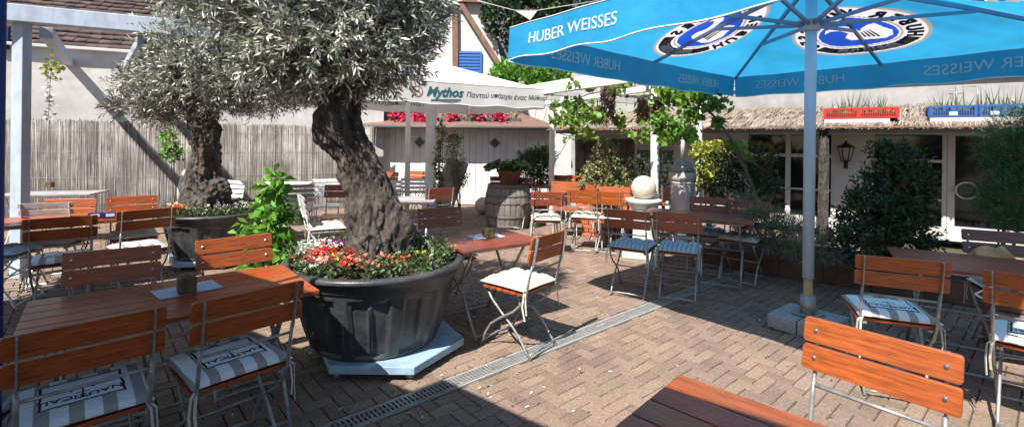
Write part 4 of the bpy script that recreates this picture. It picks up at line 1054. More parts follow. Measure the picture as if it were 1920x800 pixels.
# second row left
chair_px(55, 412, 172, 404, True, 'o', 'brown chair seen from behind beside the pergola post', 'n', 'striped cushion on the chair by the pergola post')
chair_px(228, 397, 323, 389, True, 'o', 'brown chair seen from behind left of the rear olive tub', 'n', 'printed cushion on the chair left of the rear olive tub')
chair_px(88, 374, 178, 372, False, 'o', 'sunlit orange chair at the far left before the pale grey table', 't', 'pale cushion on the far-left sunlit orange chair')
chair_px(209, 370, 286, 366, False, 'o', 'sunlit orange chair just left of the rear olive trunk', 't', 'pale cushion on the orange chair left of the rear olive trunk')
p_ = P(15, 478, .47); chair_at(p_.x-.05, p_.y, R(-75), 'g', 'grey chair cut by the left edge, showing its dark cushion', 'g', 'grey-blue cushion on the chair cut by the left edge')
chair_px(52, 381, 118, 379, True, 'g', 'grey slatted chair at the pale table by the reed fence, far left', None, None)
# centre
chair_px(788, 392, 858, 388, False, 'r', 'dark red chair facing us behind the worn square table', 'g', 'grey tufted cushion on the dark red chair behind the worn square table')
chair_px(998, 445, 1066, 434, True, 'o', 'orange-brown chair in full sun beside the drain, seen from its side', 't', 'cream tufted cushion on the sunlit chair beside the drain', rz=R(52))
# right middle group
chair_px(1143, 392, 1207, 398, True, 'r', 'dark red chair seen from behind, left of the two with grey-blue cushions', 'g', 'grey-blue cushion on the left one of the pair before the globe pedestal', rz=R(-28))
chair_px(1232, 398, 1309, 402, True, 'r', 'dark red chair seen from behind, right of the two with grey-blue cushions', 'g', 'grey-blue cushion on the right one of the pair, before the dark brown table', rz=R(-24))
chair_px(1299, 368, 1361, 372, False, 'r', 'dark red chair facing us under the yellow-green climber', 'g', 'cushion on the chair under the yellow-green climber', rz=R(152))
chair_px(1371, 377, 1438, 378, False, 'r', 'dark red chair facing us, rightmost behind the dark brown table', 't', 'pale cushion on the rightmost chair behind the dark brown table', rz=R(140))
# back right groups
chair_px(1072, 357, 1115, 358, True, 'o', 'orange chair seen from behind, left of the globe pedestal, left one of two', 't', 'white cushion on the left one of the two orange chairs by the globe', rz=R(-18))
chair_px(1118, 358, 1158, 361, True, 'o', 'orange chair seen from behind, left of the globe pedestal, right one of two', 't', 'white cushion on the right one of the two orange chairs by the globe', rz=R(-30))
chair_px(1008, 361, 1046, 360, True, 'r', 'dark chair seen from behind at the orange back table, right of the barrel', 't', 'pale cushion on the dark chair right of the barrel', rz=R(0))
chair_px(924, 331, 958, 331, False, 'r', 'red chair behind the terracotta pot on the barrel', None, None)
chair_px(962, 333, 990, 334, False, 'r', 'red chair peeping out right of the terracotta pot', None, None)
chair_px(1032, 328, 1058, 329, False, 'o', 'orange chair facing us at the back table, right beside the thin white post', None, None)
chair_px(1066, 328, 1092, 330, False, 'o', 'orange chair facing us at the back table before the straw-coloured mat', None, None)
chair_px(1252, 352, 1292, 354, False, 'o', 'orange chair behind the white garden stove', None, None)
chair_px(1165, 345, 1196, 346, False, 'o', 'orange chair facing us behind the globe', None, None)
chair_px(1108, 346, 1138, 347, False, 'o', 'orange chair facing us behind the variegated shrub', rz=R(190))
chair_px(1218, 352, 1244, 353, False, 'o', 'orange chair between the globe and the white garden stove', rz=R(170))
chair_px(1046, 340, 1072, 341, False, 'o', 'orange chair right of the thin white post, nearest the bright mat', rz=R(175))
chair_px(1096, 337, 1122, 338, False, 'o', 'orange chair facing us left of the variegated shrub', rz=R(188))
chair_px(1140, 350, 1166, 351, False, 'o', 'orange chair half hidden by the variegated shrub, left of the globe', rz=R(170))
# back centre by the shed
for i, (l, r_, y, lb) in enumerate(((716, 744, 322, 'orange chair against the shed, just right of the olive trunk'), (762, 792, 320, 'orange chair against the shed, behind the white chair'), (798, 826, 321, 'orange chair against the shed, right of the thick white post'))):
    chair_px(l, y, r_, y+1, False, 'o', lb)
chair_px(757, 334, 793, 334, True, 'w', 'white slatted chair between the two white posts before the shed', None, None)
chair_px(715, 338, 742, 338, True, 'w', 'white slatted chair close to the right side of the olive trunk', None, None)
chair_px(808, 354, 846, 352, True, 'r', 'dark red chair seen from behind, right of the thick white post', None, None)
chair_px(770, 405, 800, 403, False, 'r', 'dark red chair low behind the olive tub and its flowers') if False else None
# back left by the reed fence
chair_px(541, 346, 580, 345, True, 'g', 'grey chair seen from behind at the white table by the reed fence', None, None)
chair_px(598, 331, 626, 340, False, 'w', 'white slatted chair standing by the reed fence left of the olive trunk', None, None, rz=R(205))
chair_px(626, 347, 652, 346, False, 'r', 'small red chair peeping out left of the olive trunk', None, None, rz=R(185))
chair_px(430, 336, 456, 340, False, 'w', 'white slatted chair by the reed fence right of the rear olive trunk', None, None, rz=R(160))
chair_at(P(612, 430, .47).x, P(612, 430, .47).y, R(-60), 'g', 'grey metal-framed chair seen from its side behind the front olive tub', 't', 'pale cushion on the chair behind the front olive tub')
# front right
chair_px(1513, 592, 1808, 668, False, 'o', 'big sunlit orange chair in the right foreground with two rows of rivets', None, None)
chair_px(1608, 478, 1782, 494, True, 'o', 'orange-brown chair seen from behind at the right, before the dark table', 'n', 'striped nautical cushion on the chair before the dark right-hand table')
chair_px(1884, 512, 2040, 535, True, 'o', 'orange-brown chair cut by the right edge of the photo', 'n', 'cushion on the chair cut by the right edge')
chair_px(1790, 428, 1960, 440, False, 'p', 'plum brown chair facing us before the conifer at the right edge', 'n', 'pale blue cushion on the plum brown chair at the right edge')

# ------------------------------------------------------------------ table things
def napkin(c, rz, label, s=(.30, .20)):
    m = MB(); m.grid(lambda u, v: Vector(((u-.5)*s[0], (v-.5)*s[1], .004+.003*math.sin(u*5)*math.sin(v*4))), 10, 8)
    m.grid(lambda u, v: Vector(((.5-u)*s[0], (v-.5)*s[1], .001)), 4, 4); m.box((0, 0, .0015), (s[0]-.002, s[1]-.002, .002))
    m.build('napkin', MT['paper'], None, loc=(c.x, c.y, .751), rz=rz, label=label, cat='napkin')
def block(c, rz, label, s=.085):
    t = thing('block_holder', label, 'ornament', (c.x, c.y, .757), rz)
    m = MB(); m.box((0, 0, s/2), (s, s, s)); m.build('block', MT['cube'], t, bevel=.006)
    m = MB(); m.box((0, 0, s+.001), (s*.6, .006, .002)); m.build('slot', MT['dark'], t)
a = math.atan2(T1D.y, T1D.x)
c = P(352, 543, .75); napkin(c, a+R(8), 'pale blue napkin on the long foreground table under a wooden block'); c = P(350, 546, .76); block(c, a, 'mottled wooden block on the napkin of the long foreground table')
c = P(910, 443, .75); napkin(c, R(30), 'pale blue napkin on the worn square table'); c = P(916, 444, .76); block(c, R(38), 'mottled wooden block on the worn square table')
for px, py, lb in ((179, 408, 'left one of two small blue boxes on the table left of the rear olive'), (207, 407, 'right one of two small blue boxes on the table left of the rear olive')):
    c = P(px, py, .76); t = thing('condiment_box', lb, 'box', (c.x, c.y, .752), R(37)); m = MB(); m.box((0, 0, .03), (.12, .07, .06)); m.build('box_body', MT['printnavy'], t, bevel=.004); m = MB(); m.box((0, -.036, .035), (.07, .003, .03)); m.build('paper_label', MT['paper'], t)
c = P(93, 352, .75); block(Vector((c.x, c.y, 0)), R(10), 'small tan block on the pale grey table at the far left', .09)
c = P(1048, 340, .75); napkin(c, R(10), 'white napkin on the orange table right of the barrel', (.2, .15))
# tablecloth roll on the back left
c = P(236, 372, .80); m = MB(); random.seed(9)
m.tube([(0, 0, -.35), (.02, 0, -.12), (.05, 0, .03), (.10, 0, .12), (.12, 0, .17)], [.03, .045, .035, .05, .03], 9)
m.build('rolled_cloth', MT['cloth'], None, loc=(c.x, c.y+1.0, .95), label='rolled white cloth sticking up before the reed fence, far left', cat='cloth')

# ------------------------------------------------------------------ barrel with pot plant
bc = P(952, 426); bc.z = 0; bc.y += .1
t = thing('oak_barrel', 'weathered grey oak barrel carrying a potted plant', 'barrel', bc)
BH, n = .80, 26
def br(z): return .37 + .065*math.sin(math.pi*(z/BH))
for_b = MB()
for k in range(n):
    a0, a1 = 2*math.pi*(k+.03)/n, 2*math.pi*(k+.97)/n
    for_b.grid(lambda u, v: Vector(((br(v*BH)+.006*math.sin(math.pi*u))*math.cos(a0+(a1-a0)*u), (br(v*BH)+.006*math.sin(math.pi*u))*math.sin(a0+(a1-a0)*u), v*BH)), 3, 12)
for_b.lathe([(.001, BH-.03), (.36, BH-.03), (.365, BH), (.37, BH)], 40, cap=False); for_b.lathe([(br(0)-.005, 0), (br(BH/2)-.006, BH/2), (br(BH)-.006, BH-.01)], 40)
for_b.build('staves', MT['barrel'], t)
for z in (.05, .22, .47, .60, .755):
    m = MB(); m.lathe([(br(z)+.003, z-.02), (br(z)+.010, z-.018), (br(z)+.010, z+.018), (br(z)+.003, z+.02)], 48, cap=False); m.build('hoop', MT['hoop'], t)
def pot(loc, r0, r1, h, label, m_='terracotta', cat='flower pot', square=False):
    t = thing('flower_pot', label, cat, loc); n = 4 if square else 28
    m = MB(); q = math.sqrt(2) if square else 1
    m.lathe([(r0*q, 0), (r1*.94*q, h*.82), (r1*1.03*q, h*.82), (r1*1.05*q, h), (r1*.93*q, h), (r1*.9*q, h*.9)], n, cap=False, sm=not square); m.build('pot_body', MT[m_], t, rz=0)
    m = MB(); m.lathe([(.001, h*.9), (r1*.9*q, h*.9)], n, cap=False); m.lathe([(.001, 0.002), (r0*q, .002)], n, cap=False); m.build('soil', MT['soil'], t)
    return t
pot((bc.x+.02, bc.y, BH-.028), .16, .235, .30, 'brown terracotta pot standing on the oak barrel', 'brownpot')
def rosette(name, label, cat, base, n, hgt, L_, W_, m_, spread=.5, droop=.25, rad=.22):
    t = thing(name, label, cat, base); k = MB(); Bp, Dp = [], []
    for i in range(n):
        a = random.uniform(0, 6.28); r = rad*random.random()**.5; tip = Vector((math.cos(a)*r, math.sin(a)*r, hgt*(1-.5*(r/rad)**2)*random.uniform(.6, 1)))
        k.tube([Vector((tip.x*.15, tip.y*.15, 0)), Vector((tip.x*.6, tip.y*.6, tip.z*.75)), tip], [.004, .003, .002], 4)
        for _ in range(2): Bp.append(tip-Vector((0, 0, .03*_))); b_ = a + random.uniform(-.7, .7); Dp.append((math.cos(b_), math.sin(b_), random.uniform(-.1, .4)))
    k.build('stem', MT['leafmid'], t)
    leafset('foliage', np.array([tuple(b) for b in Bp]), np.array(Dp), L_, W_, MT[m_], t, up=2.0, droop=droop, fold=.15, wide=.42)
    return t
random.seed(31)
rosette('potted_geranium', 'dark green broad-leaved plant growing in the pot on the barrel', 'plant', (bc.x+.02, bc.y, BH+.24), 150, .20, .15, .13, 'leafmid', rad=.36)
# stone ball on the ground, globe pedestal
p_ = P(905, 403); m = MB(); m.lathe([(.185*math.sin(math.pi*k/16)+.0005, .185-.185*math.cos(math.pi*k/16)) for k in range(17)], 28, cap=False)
m.build('stone_ball', MT['stone'], None, loc=(p_.x, p_.y+.15, 0), label='pale stone ball lying on the ground left of the barrel', cat='stone ball')
p_ = P(1209, 484)
t = thing('globe_pedestal', 'pale stone pedestal bowl with a cream globe, on a square base', 'pedestal', (p_.x, p_.y+.1, 0))
m = MB(); m.box((0, 0, .075), (.52, .46, .15), rot=R(-20)); m.build('base_slab', MT['stone'], t, bevel=.015)
m = MB(); m.lathe([(.17, .15), (.17, .20), (.145, .22), (.14, .62), (.16, .66), (.17, .69), (.235, .76), (.25, .785), (.25, .81), (.2, .815)], 32); m.build('pillar', MT['stone'], t)
m = MB(); m.lathe([(.172*math.sin(math.pi*k/20)+.0005, .172-.172*math.cos(math.pi*k/20)) for k in range(21)], 32, (0, 0, .795), cap=False); m.build('globe', MT['cream'], t)
# garden stove
p_ = PD(1279, 380, 7.35)
t = thing('garden_stove', 'white cylindrical garden stove with a domed cap and chimney pipe', 'stove', (p_.x, p_.y, 0))
m = MB(); m.lathe([(.20, 0), (.20, .05), (.175, .08), (.175, 1.0), (.20, 1.02)], 32); m.build('body', MT['whitepaint'], t)
m = MB(); m.lathe([(.20, 1.02), (.205, 1.13), (.20, 1.16)], 32); m.build('collar', MT['stone'], t)
m = MB(); m.lathe([(.19, 1.16), (.17, 1.22), (.12, 1.30), (.07, 1.34), (.05, 1.36)], 32); m.build('cap', MT['steel'], t)
m = MB(); m.lathe([(.035, 1.36), (.035, 1.78), (.02, 1.80)], 16); m.build('chimney_pipe', MT['whitepaint'], t)
# wall lantern
u_ = upx(1586, WO-.18, 290); z_ = zpx(1586, 288, WO-.18)
p_ = A0+du*u_+dn*(WO-.18)
t = thing('wall_lantern', 'black iron wall lantern with frosted panes between the windows', 'lantern', (p_.x, p_.y, z_), BANG)
m = MB(); m.lathe([(.135, .10), (.13, .115), (.05, .165), (.02, .18), (.018, .205), (.003, .23)], 6, sm=False); m.build('roof', MT['black'], t)
m = MB()
for k in range(6):
    a = k*math.pi/3; m.bar((.118*math.cos(a), .118*math.sin(a), .10), (.065*math.cos(a), .065*math.sin(a), -.12), .012, .012)
m.lathe([(.07, -.13), (.075, -.12), (.06, -.11)], 6, sm=False); m.bar((0, .02, -.14), (0, .2, -.2), .02, .03); m.box((0, .185, -.16), (.06, .03, .2)); m.build('cage', MT['black'], t)
m = MB(); m.lathe([(.060, -.115), (.11, .10)], 6, sm=False); m.build('pane', MT['lampglass'], t)
# ------------------------------------------------------------------ crates on the thatched roof
def crate(u0, u1, m_, label, yb=.0, zoff=0, name='crate'):
    L_ = u1-u0; W_, Hc = .40, .17
    s_ = .32; y_ = RY0+(RY1-RY0)*s_; z_ = RZ0+(RZ1-RZ0)*s_ 
    q = A0+du*((u0+u1)/2)+dn*(y_-.02)
    t = thing(name, label, 'crate', (q.x, q.y, z_+.02+zoff), BANG)
    m = MB(); 
    for (cx_, cy_, sx_, sy_) in ((0, -W_/2, L_, .012), (0, W_/2, L_, .012), (-L_/2, 0, .012, W_-.012), (L_/2, 0, .012, W_-.012)):
        for zz, hh in ((.012, .022), (Hc-.012, .024)): m.box((cx_, cy_, zz), (sx_+(.012 if sx_ > .1 else 0), sy_, hh))
        ln = max(sx_, sy_); nn = int(ln/.028)
        for k in range(nn+1):
            f = -ln/2 + ln*k/nn; x, y = (cx_+f, cy_) if sx_ > sy_ else (cx_, cy_+f)
            wdt = .045 if k in (0, nn//2, nn) else .008
            m.box((x if abs(x) < L_/2-.02 or sx_ < sy_ else x*.985, y, Hc/2), (wdt if sx_ > sy_ else .007, .007 if sx_ > sy_ else wdt, Hc-.046), 0)
        for k in range(3):
            zz = .035+k*.027; m.box((cx_, cy_, zz), (sx_ if sx_ > sy_ else .004, .004 if sx_ > sy_ else sy_, .006))
    m.box((0, 0, .006), (L_-.02, W_-.02, .008)); m.build('basket', MT[m_], t)
    m = MB(); m.box((0, 0, .05), (L_-.05, W_-.05, .07)); m.build('soil', MT['soil'], t)
    return t, q, z_+.02+zoff
def platform(u0, u1, label):
    s_ = .32; y_ = RY0+(RY1-RY0)*s_; z_ = RZ0+(RZ1-RZ0)*s_; q = A0+du*((u0+u1)/2)+dn*(y_-.02)
    m = MB(); m.prism([(-.20, -.11), (.20, .05), (.20, .0), (.2, .015), (-.20, .015)][:2]+[(.20, .015), (-.20, .015)], -(u1-u0)/2, (u1-u0)/2, fn=lambda y, z, x: Vector((x, y, z)))
    m.build('levelling_board', MT['cratebase'], None, loc=(q.x, q.y, z_+.0), rz=BANG, label=label, cat='board')
def grass_tuft(q, z, L_, label, n=70):
    t = thing('ornamental_grass', label, 'grass plant', (q.x, q.y, z+.09), BANG)
    Bp = np.stack([rng.uniform(-L_/2+.05, L_/2-.05, n), rng.uniform(-.12, .12, n), np.zeros(n)], 1); D = np.stack([rng.normal(0, .2, n), rng.normal(0, .2, n), np.ones(n)], 1)
    leafset('blades', Bp, D, .30, .013, MT['leafmid'], t, fold=.0, wide=.3, lvar=.6)
    Bp = np.stack([rng.uniform(-L_/2+.05, L_/2-.05, n), rng.uniform(-.12, .12, n), np.zeros(n)], 1); D = np.stack([rng.normal(0, .8, n), rng.normal(0, .8, n), np.ones(n)*.5], 1)
    leafset('low_leaves', Bp, D, .09, .03, MT['leafmid'], t)
ra, rb = upx(1546, .35), upx(1682, .35)
ba, bb_ = upx(1740, .35), upx(1925, .35)
platform(ra, rb-.1, 'pale board under the red crate on the thatch')
t_, q_, z_ = crate(ra, rb, 'cratered', 'long red plastic crate planted with grass on the thatched roof'); grass_tuft(q_, z_, rb-ra, 'thin grass growing in the red roof crate', 80)
platform(ba, bb_, 'pale board under the blue crates on the thatch')
mid_ = (ba+bb_)/2
t_, q_, z_ = crate(ba, mid_-.01, 'crateblue', 'blue plastic crate on the thatched roof, left one'); grass_tuft(q_, z_, .5, 'thin grass growing in the left blue roof crate', 40)
m = MB(); m.box((0, -.209, .05), (.09, .004, .05)); m.build('paper_label', MT['paper'], t_)
t_, q_, z_ = crate(mid_+.01, bb_, 'crateblue', 'blue plastic crate on the thatched roof, right one by the conifer'); grass_tuft(q_, z_, .5, 'thin grass growing in the right blue roof crate', 40)
m = MB(); m.box((-.1, -.209, .05), (.09, .004, .05)); m.build('paper_label', MT['paper'], t_)
m = MB(); q = A0+du*upx(1812, .8)+dn*.8; m.tube([(-.12, 0, 0), (-.12, 0, .32), (.12, 0, .32), (.12, 0, 0)], .014, 8); m.tube([(-.22, 0, .22), (-.05, 0, .22)], .008, 6)
m.build('metal_bracket', MT['steel'], None, loc=(q.x, q.y, 2.2), rz=BANG, label='square metal bracket standing on the thatch behind the blue crates', cat='bracket')

# ------------------------------------------------------------------ planting
rng = np.random.default_rng(77); random.seed(77)
# edging of the bed
E0 = Vector((2.55, 6.35, 0)); E1 = Vector((6.6, 3.35, 0)); ed_ = (E1-E0).normalized()
t = thing('bed_edging', 'dark terracotta board edging along the planting bed at the right', 'edging', E0, math.atan2(ed_.y, ed_.x)); L_ = (E1-E0).length
m = MB(); k = 0; x = 0
while x < L_: m.box((x+.22, random.uniform(-.006, .006), .12+random.uniform(-.01, .01)), (.44, .05, .24)); x += .445
m.build('boards', MT['edging'], t, bevel=.008)
pl = MB(); A_ = E0+Vector((.03, .04, 0)); B_ = E1+Vector((.03, .04, 0)); w_ = dn*1.15
pl.add([A_+Vector((0, 0, .2)), B_+Vector((0, 0, .2)), B_+w_+Vector((0, 0, .2)), A_+w_+Vector((0, 0, .2))], [(0, 1, 2, 3)]); o = pl.build('bed_soil', MT['soil']); tag(o, kind='structure')
def bb(px, py, Y, rx, ry, rz): return PD(px, py, Y).to_tuple()+(rx, ry, rz)
p_ = PD(1660, 480, 5.15)
bush('laurel_bush', 'dark glossy laurel bush in front of the window right of the lantern', 'bush',
     [bb(1665, 370, 5.2, .34, .3, .42), bb(1640, 420, 5.1, .34, .3, .36), bb(1700, 340, 5.3, .26, .25, .34), bb(1690, 440, 5.1, .32, .3, .3), bb(1605, 455, 4.9, .22, .2, .2), bb(1665, 290, 5.3, .2, .2, .14)], 1500, .055, .026, MT['leafdark'], (p_.x, p_.y, .15), tl=.13, nl=7, up=.3)
p_ = PD(1880, 420, 4.9)
bush('conifer', 'large dark green conifer at the right edge in front of the door', 'conifer',
     [bb(1940, 300, 4.95, .42, .4, .36), bb(1925, 360, 4.8, .38, .35, .30), bb(1930, 270, 5.0, .45, .4, .42), bb(1930, 380, 4.8, .5, .4, .3), bb(1985, 300, 5.0, .5, .4, .5), bb(1930, 405, 4.8, .3, .3, .15)], 5200, .030, .006, MT['conifer'], (p_.x, p_.y, .2), tl=.13, nl=16, up=.35, ang=.55, fold=0)
p_ = PD(1425, 470, 5.7)
bush('lavender_bush', 'low grey-green lavender in the bed behind the dark brown table', 'bush',
     [bb(1425, 425, 5.6, .3, .25, .24), bb(1470, 440, 5.4, .3, .25, .22), bb(1400, 400, 6.0, .25, .2, .25), bb(1520, 460, 5.1, .3, .25, .2)], 900, .06, .008, MT['leafgrey'], (p_.x, p_.y, .15), tl=.14, nl=10, up=1.4, ang=.4, fold=0)
p_ = PD(1330, 380, 6.9)
bush('golden_climber', 'yellow-green leafy climber behind the dark red chairs', 'climber',
     [bb(1318, 285, 7.5, .17, .15, .14), bb(1342, 285, 7.5, .16, .14, .14), bb(1330, 315, 7.5, .17, .14, .15), bb(1325, 340, 7.5, .1, .1, .15), bb(1338, 365, 7.5, .08, .1, .1)], 330, .06, .05, MT['yellowgreen'], (p_.x, p_.y, .4), tl=.1, nl=5)
bush('climbing_rose', 'dark leafy shrub between the climber and the white window frames', 'shrub',
     [bb(1395, 330, 7.0, .32, .25, .3), bb(1370, 300, 7.0, .2, .2, .26), bb(1425, 310, 7.0, .22, .2, .3), bb(1360, 350, 6.9, .25, .2, .2), bb(1430, 360, 6.7, .3, .2, .22)], 520, .05, .03, MT['leafdark'], (3.3, 6.9, .1), tl=.12, nl=6)
p_ = P(1132, 455)
bush('variegated_shrub', 'pale variegated shrub left of the globe pedestal before the reed wall', 'shrub',
     [bb(1132, 300, 8.0, .22, .25, .28), bb(1120, 330, 8.0, .28, .25, .24), bb(1155, 335, 8.0, .22, .22, .26), bb(1135, 365, 8.0, .22, .2, .2), bb(1145, 280, 8.0, .1, .1, .14)], 620, .05, .03, MT['variegated'], (PD(1135, 400, 8.0).x, 8.0, .3), tl=.13, nl=6, up=.5)
bush('bay_shrub', 'dark oleander shrub against the white shed left of the thin white post', 'shrub',
     [bb(1008, 310, 9.8, .26, .22, .26), bb(1000, 335, 9.8, .24, .2, .2), bb(1022, 295, 9.8, .18, .2, .22), bb(990, 300, 9.8, .16, .2, .18)], 420, .10, .02, MT['leafmid'], (PD(1008, 350, 9.8).x, 9.8, .2), tl=.16, nl=7, up=.8, ang=.6)
bush('dark_hedge', 'dark twiggy hedge below the wall niche behind the globe', 'hedge',
     [bb(1190, 325, 8.6, .4, .2, .3), bb(1230, 320, 8.2, .35, .2, .28), bb(1262, 345, 7.9, .3, .2, .3), bb(1160, 350, 8.6, .3, .2, .3)], 520, .05, .03, MT['leafdark'], (2.3, 8.5, .1), tl=.13, nl=5)
p_ = PD(505, 560, 4.9)
t = bush('broad_leaf_plant', 'bright green broad-leaved plant between the two olive tubs', 'plant',
     [bb(478, 430, 4.8, .11, .16, .15), bb(510, 450, 4.8, .17, .18, .28), bb(515, 395, 4.85, .14, .15, .24), bb(518, 340, 4.9, .06, .07, .18), bb(495, 490, 4.7, .16, .2, .14), bb(530, 475, 4.7, .09, .1, .1)], 150, .13, .065, MT['leafbright'], (p_.x, p_.y, 0), tl=.14, nl=4, up=.4, ang=.8, droop=.25, stems=6, stemr=.012, shell=.1)
bush('fence_sapling', 'thin green sapling beside the rear olive trunk', 'plant',
     [bb(318, 265, 8.4, .14, .1, .18), bb(325, 290, 8.4, .12, .1, .1)], 70, .08, .05, MT['leafbright'], (PD(330, 380, 8.4).x, 8.4, 0), tl=.12, nl=4, stems=2)
bush('post_climber', 'green climber winding up the thick white post', 'climber',
     [bb(826, 250, 9.5, .08, .08, .3), bb(822, 300, 9.5, .07, .08, .35), bb(850, 262, 9.4, .14, .1, .12), bb(825, 345, 9.5, .06, .06, .2)], 150, .05, .035, MT['leafmid'], (PD(822, 400, 9.5).x, 9.5, 0), tl=.1, nl=5)
bush('dry_rose', 'sparse grey leafy shrub against the shed left of the barrel', 'shrub',
     [bb(852, 300, 10.6, .22, .15, .25), bb(862, 330, 10.6, .18, .15, .25), bb(850, 275, 10.6, .14, .1, .14)], 170, .055, .03, MT['variegated'], (PD(862, 400, 10.6).x, 10.6, 0), tl=.14, nl=5)
# thick white post near the white parasol
p_ = PD(809, 200, 9.7)
m = MB(); m.box((0, 0, 1.15), (.19, .19, 2.3)); m.build('square_post', MT['whitepaint'], None, loc=(p_.x, p_.y, 0), bevel=.008, label='thick square white post under the white parasol', cat='post')
# leaning grey panels, orange table leaning
m = MB(); m.bar((-.35, -.35, .02), (.0, .05, 1.15), .5, .03, up=(0, 1, .3)); m.build('folded_table', MT['greywood'], None, loc=(PD(858, 390, 10.9).x, 10.9, 0), bevel=.004, label='grey folded tabletop leaning beside the dry shrub', cat='folded table')
# grapevine
t = thing('grapevine', 'bright green grapevine hanging from the white pergola', 'grapevine', (0, 0, 0))
spots = [(1085, 205, 8, 120, .22, .18), (1060, 225, 8, 110, .2, .1), (1110, 215, 7.5, 80, .2, .1), (1100, 160, 7.6, 60, .3, .08), (1160, 165, 7.5, 50, .3, .1), (1065, 195, 8.8, 60, .3, .06), (1255, 175, 6.6, 150, .2, .1), (1285, 185, 6.5, 130, .18, .09),
         (1260, 240, 6.4, 200, .18, .14), (1240, 225, 6.4, 90, .12, .1), (1285, 250, 6.4, 80, .1, .08), (1300, 215, 6.5, 90, .12, .08), (1340, 195, 6.3, 90, .14, .06), (1320, 180, 6.4, 50, .15, .05), (1095, 245, 8, 60, .18, .06), (1200, 250, 7, 50, .25, .05), (1380, 270, 6.5, 34, .08, .06), (1345, 230, 6.5, 40, .06, .06), (1210, 205, 7.5, 50, .2, .12), (1165, 225, 7.6, 40, .12, .1), (1400, 290, 6.5, 20, .08, .05), (1090, 260, 8.6, 30, .4, .03), (1230, 262, 6.9, 30, .2, .03)]
Cs, Ds = [], []
for px, py, Y, n, sx, sz in spots:
    c = np.array(PD(px, py, Y)); Cs.append(c + rng.normal(size=(n, 3))*np.array([sx, .14, sz])*.6); dd = rng.normal(size=(n, 3)); dd[:, 2] -= .3; Ds.append(dd)
Cs = np.concatenate(Cs); Ds = np.concatenate(Ds)
leafset('leaves', Cs, Ds, .088, .088, MT['vine'], t, up=.7, wide=.4, fold=.16, lvar=.4)
m = MB()
def stem(pts, r0, r1):
    P3 = [PD(*p) for p in pts]; out = []
    for a, b in zip(P3, P3[1:]):
        for k in range(4): out.append(a.lerp(b, k/4)+Vector((random.uniform(-.02, .02),)*3))
    out.append(P3[-1]); m.tube(out, [r0+(r1-r0)*i/(len(out)-1) for i in range(len(out))], 6)
stem([(1442, 430, 6.5), (1405, 330, 6.5), (1375, 268, 6.5), (1335, 215, 6.4), (1290, 180, 6.5), (1240, 165, 6.8)], .022, .012)
stem([(1375, 268, 6.5), (1400, 300, 6.4), (1430, 315, 6.3)], .01, .004); stem([(1242, 400, 6.9), (1238, 260, 6.9), (1233, 165, 6.9), (1150, 165, 7.6), (1060, 190, 8.6)], .02, .01)
stem([(1135, 150, 7.2), (1134, 180, 7.3), (1138, 240, 7.5)], .012, .008); stem([(1300, 180, 6.5), (1310, 230, 6.5), (1300, 270, 6.6)], .008, .003)
stem([(1045, 250, 9), (1120, 262, 8.4), (1210, 254, 7.5)], .008, .006)
m.build('stem', MT['twig'], t)
for px, pt, pb, Y, r, lb in ((1140, 168, 236, 7.6, .13, 'dark twig bundle hanging at the left of the pergola'), (1207, 190, 238, 7.0, .10, 'brown twig bundle hanging left of the white pole'), (1233, 192, 236, 6.8, .10, 'brown twig bundle hanging right beside the white pole'), (1120, 205, 236, 7.6, .08, 'small brown twig bundle hanging at the far left of the pergola')):
    a_ = PD(px, pt, Y); b_ = PD(px, pb, Y); w_ = MB()
    for k in range(150):
        an = random.uniform(0, 6.28); r1, r2 = r*random.uniform(.5, 1), r*random.uniform(.6, 1.1); z0_ = random.uniform(b_.z, a_.z); z1_ = min(a_.z+.04, z0_+random.uniform(.1, .3))
        w_.tube([(r1*math.cos(an), r1*math.sin(an), z0_-b_.z), (r2*math.cos(an+.6), r2*math.sin(an+.6), (z0_+z1_)/2-b_.z), (r1*math.cos(an+1.2), r1*math.sin(an+1.2), z1_-b_.z)], .005, 4)
    w_.tube([(0, 0, (a_.z-b_.z)*.5), (0, 0, a_.z-b_.z+.15)], .01, 6)
    w_.build('twig_bundle', MT['wicker'], None, loc=(a_.x, a_.y, b_.z), label=lb, cat='twig bundle')
# garland at the left pergola
c = PD(100, 125, 6.6)
t = thing('hanging_garland', 'pale dried garland with yellow leaves hanging from the pergola rafter', 'garland', c)
n = 60; B = np.stack([rng.normal(-.02, .05, n), rng.normal(0, .04, n), rng.normal(0, .07, n)], 1); leafset('leaves', B, rng.normal(size=(n, 3)), .07, .05, MT['yellowgreen'], t)
n = 70; B = np.stack([-.06+rng.normal(0, .022, n), rng.normal(0, .02, n), -rng.uniform(.05, .72, n)], 1); leafset('dried_leaves', B, rng.normal(size=(n, 3))*np.array([1, 1, .4]), .05, .04, MT['cloth'], t)
m = MB(); m.tube([(0, 0, .55), (-.03, 0, 0), (-.06, 0, -.7)], .004, 4); m.build('string', MT['twig'], t)
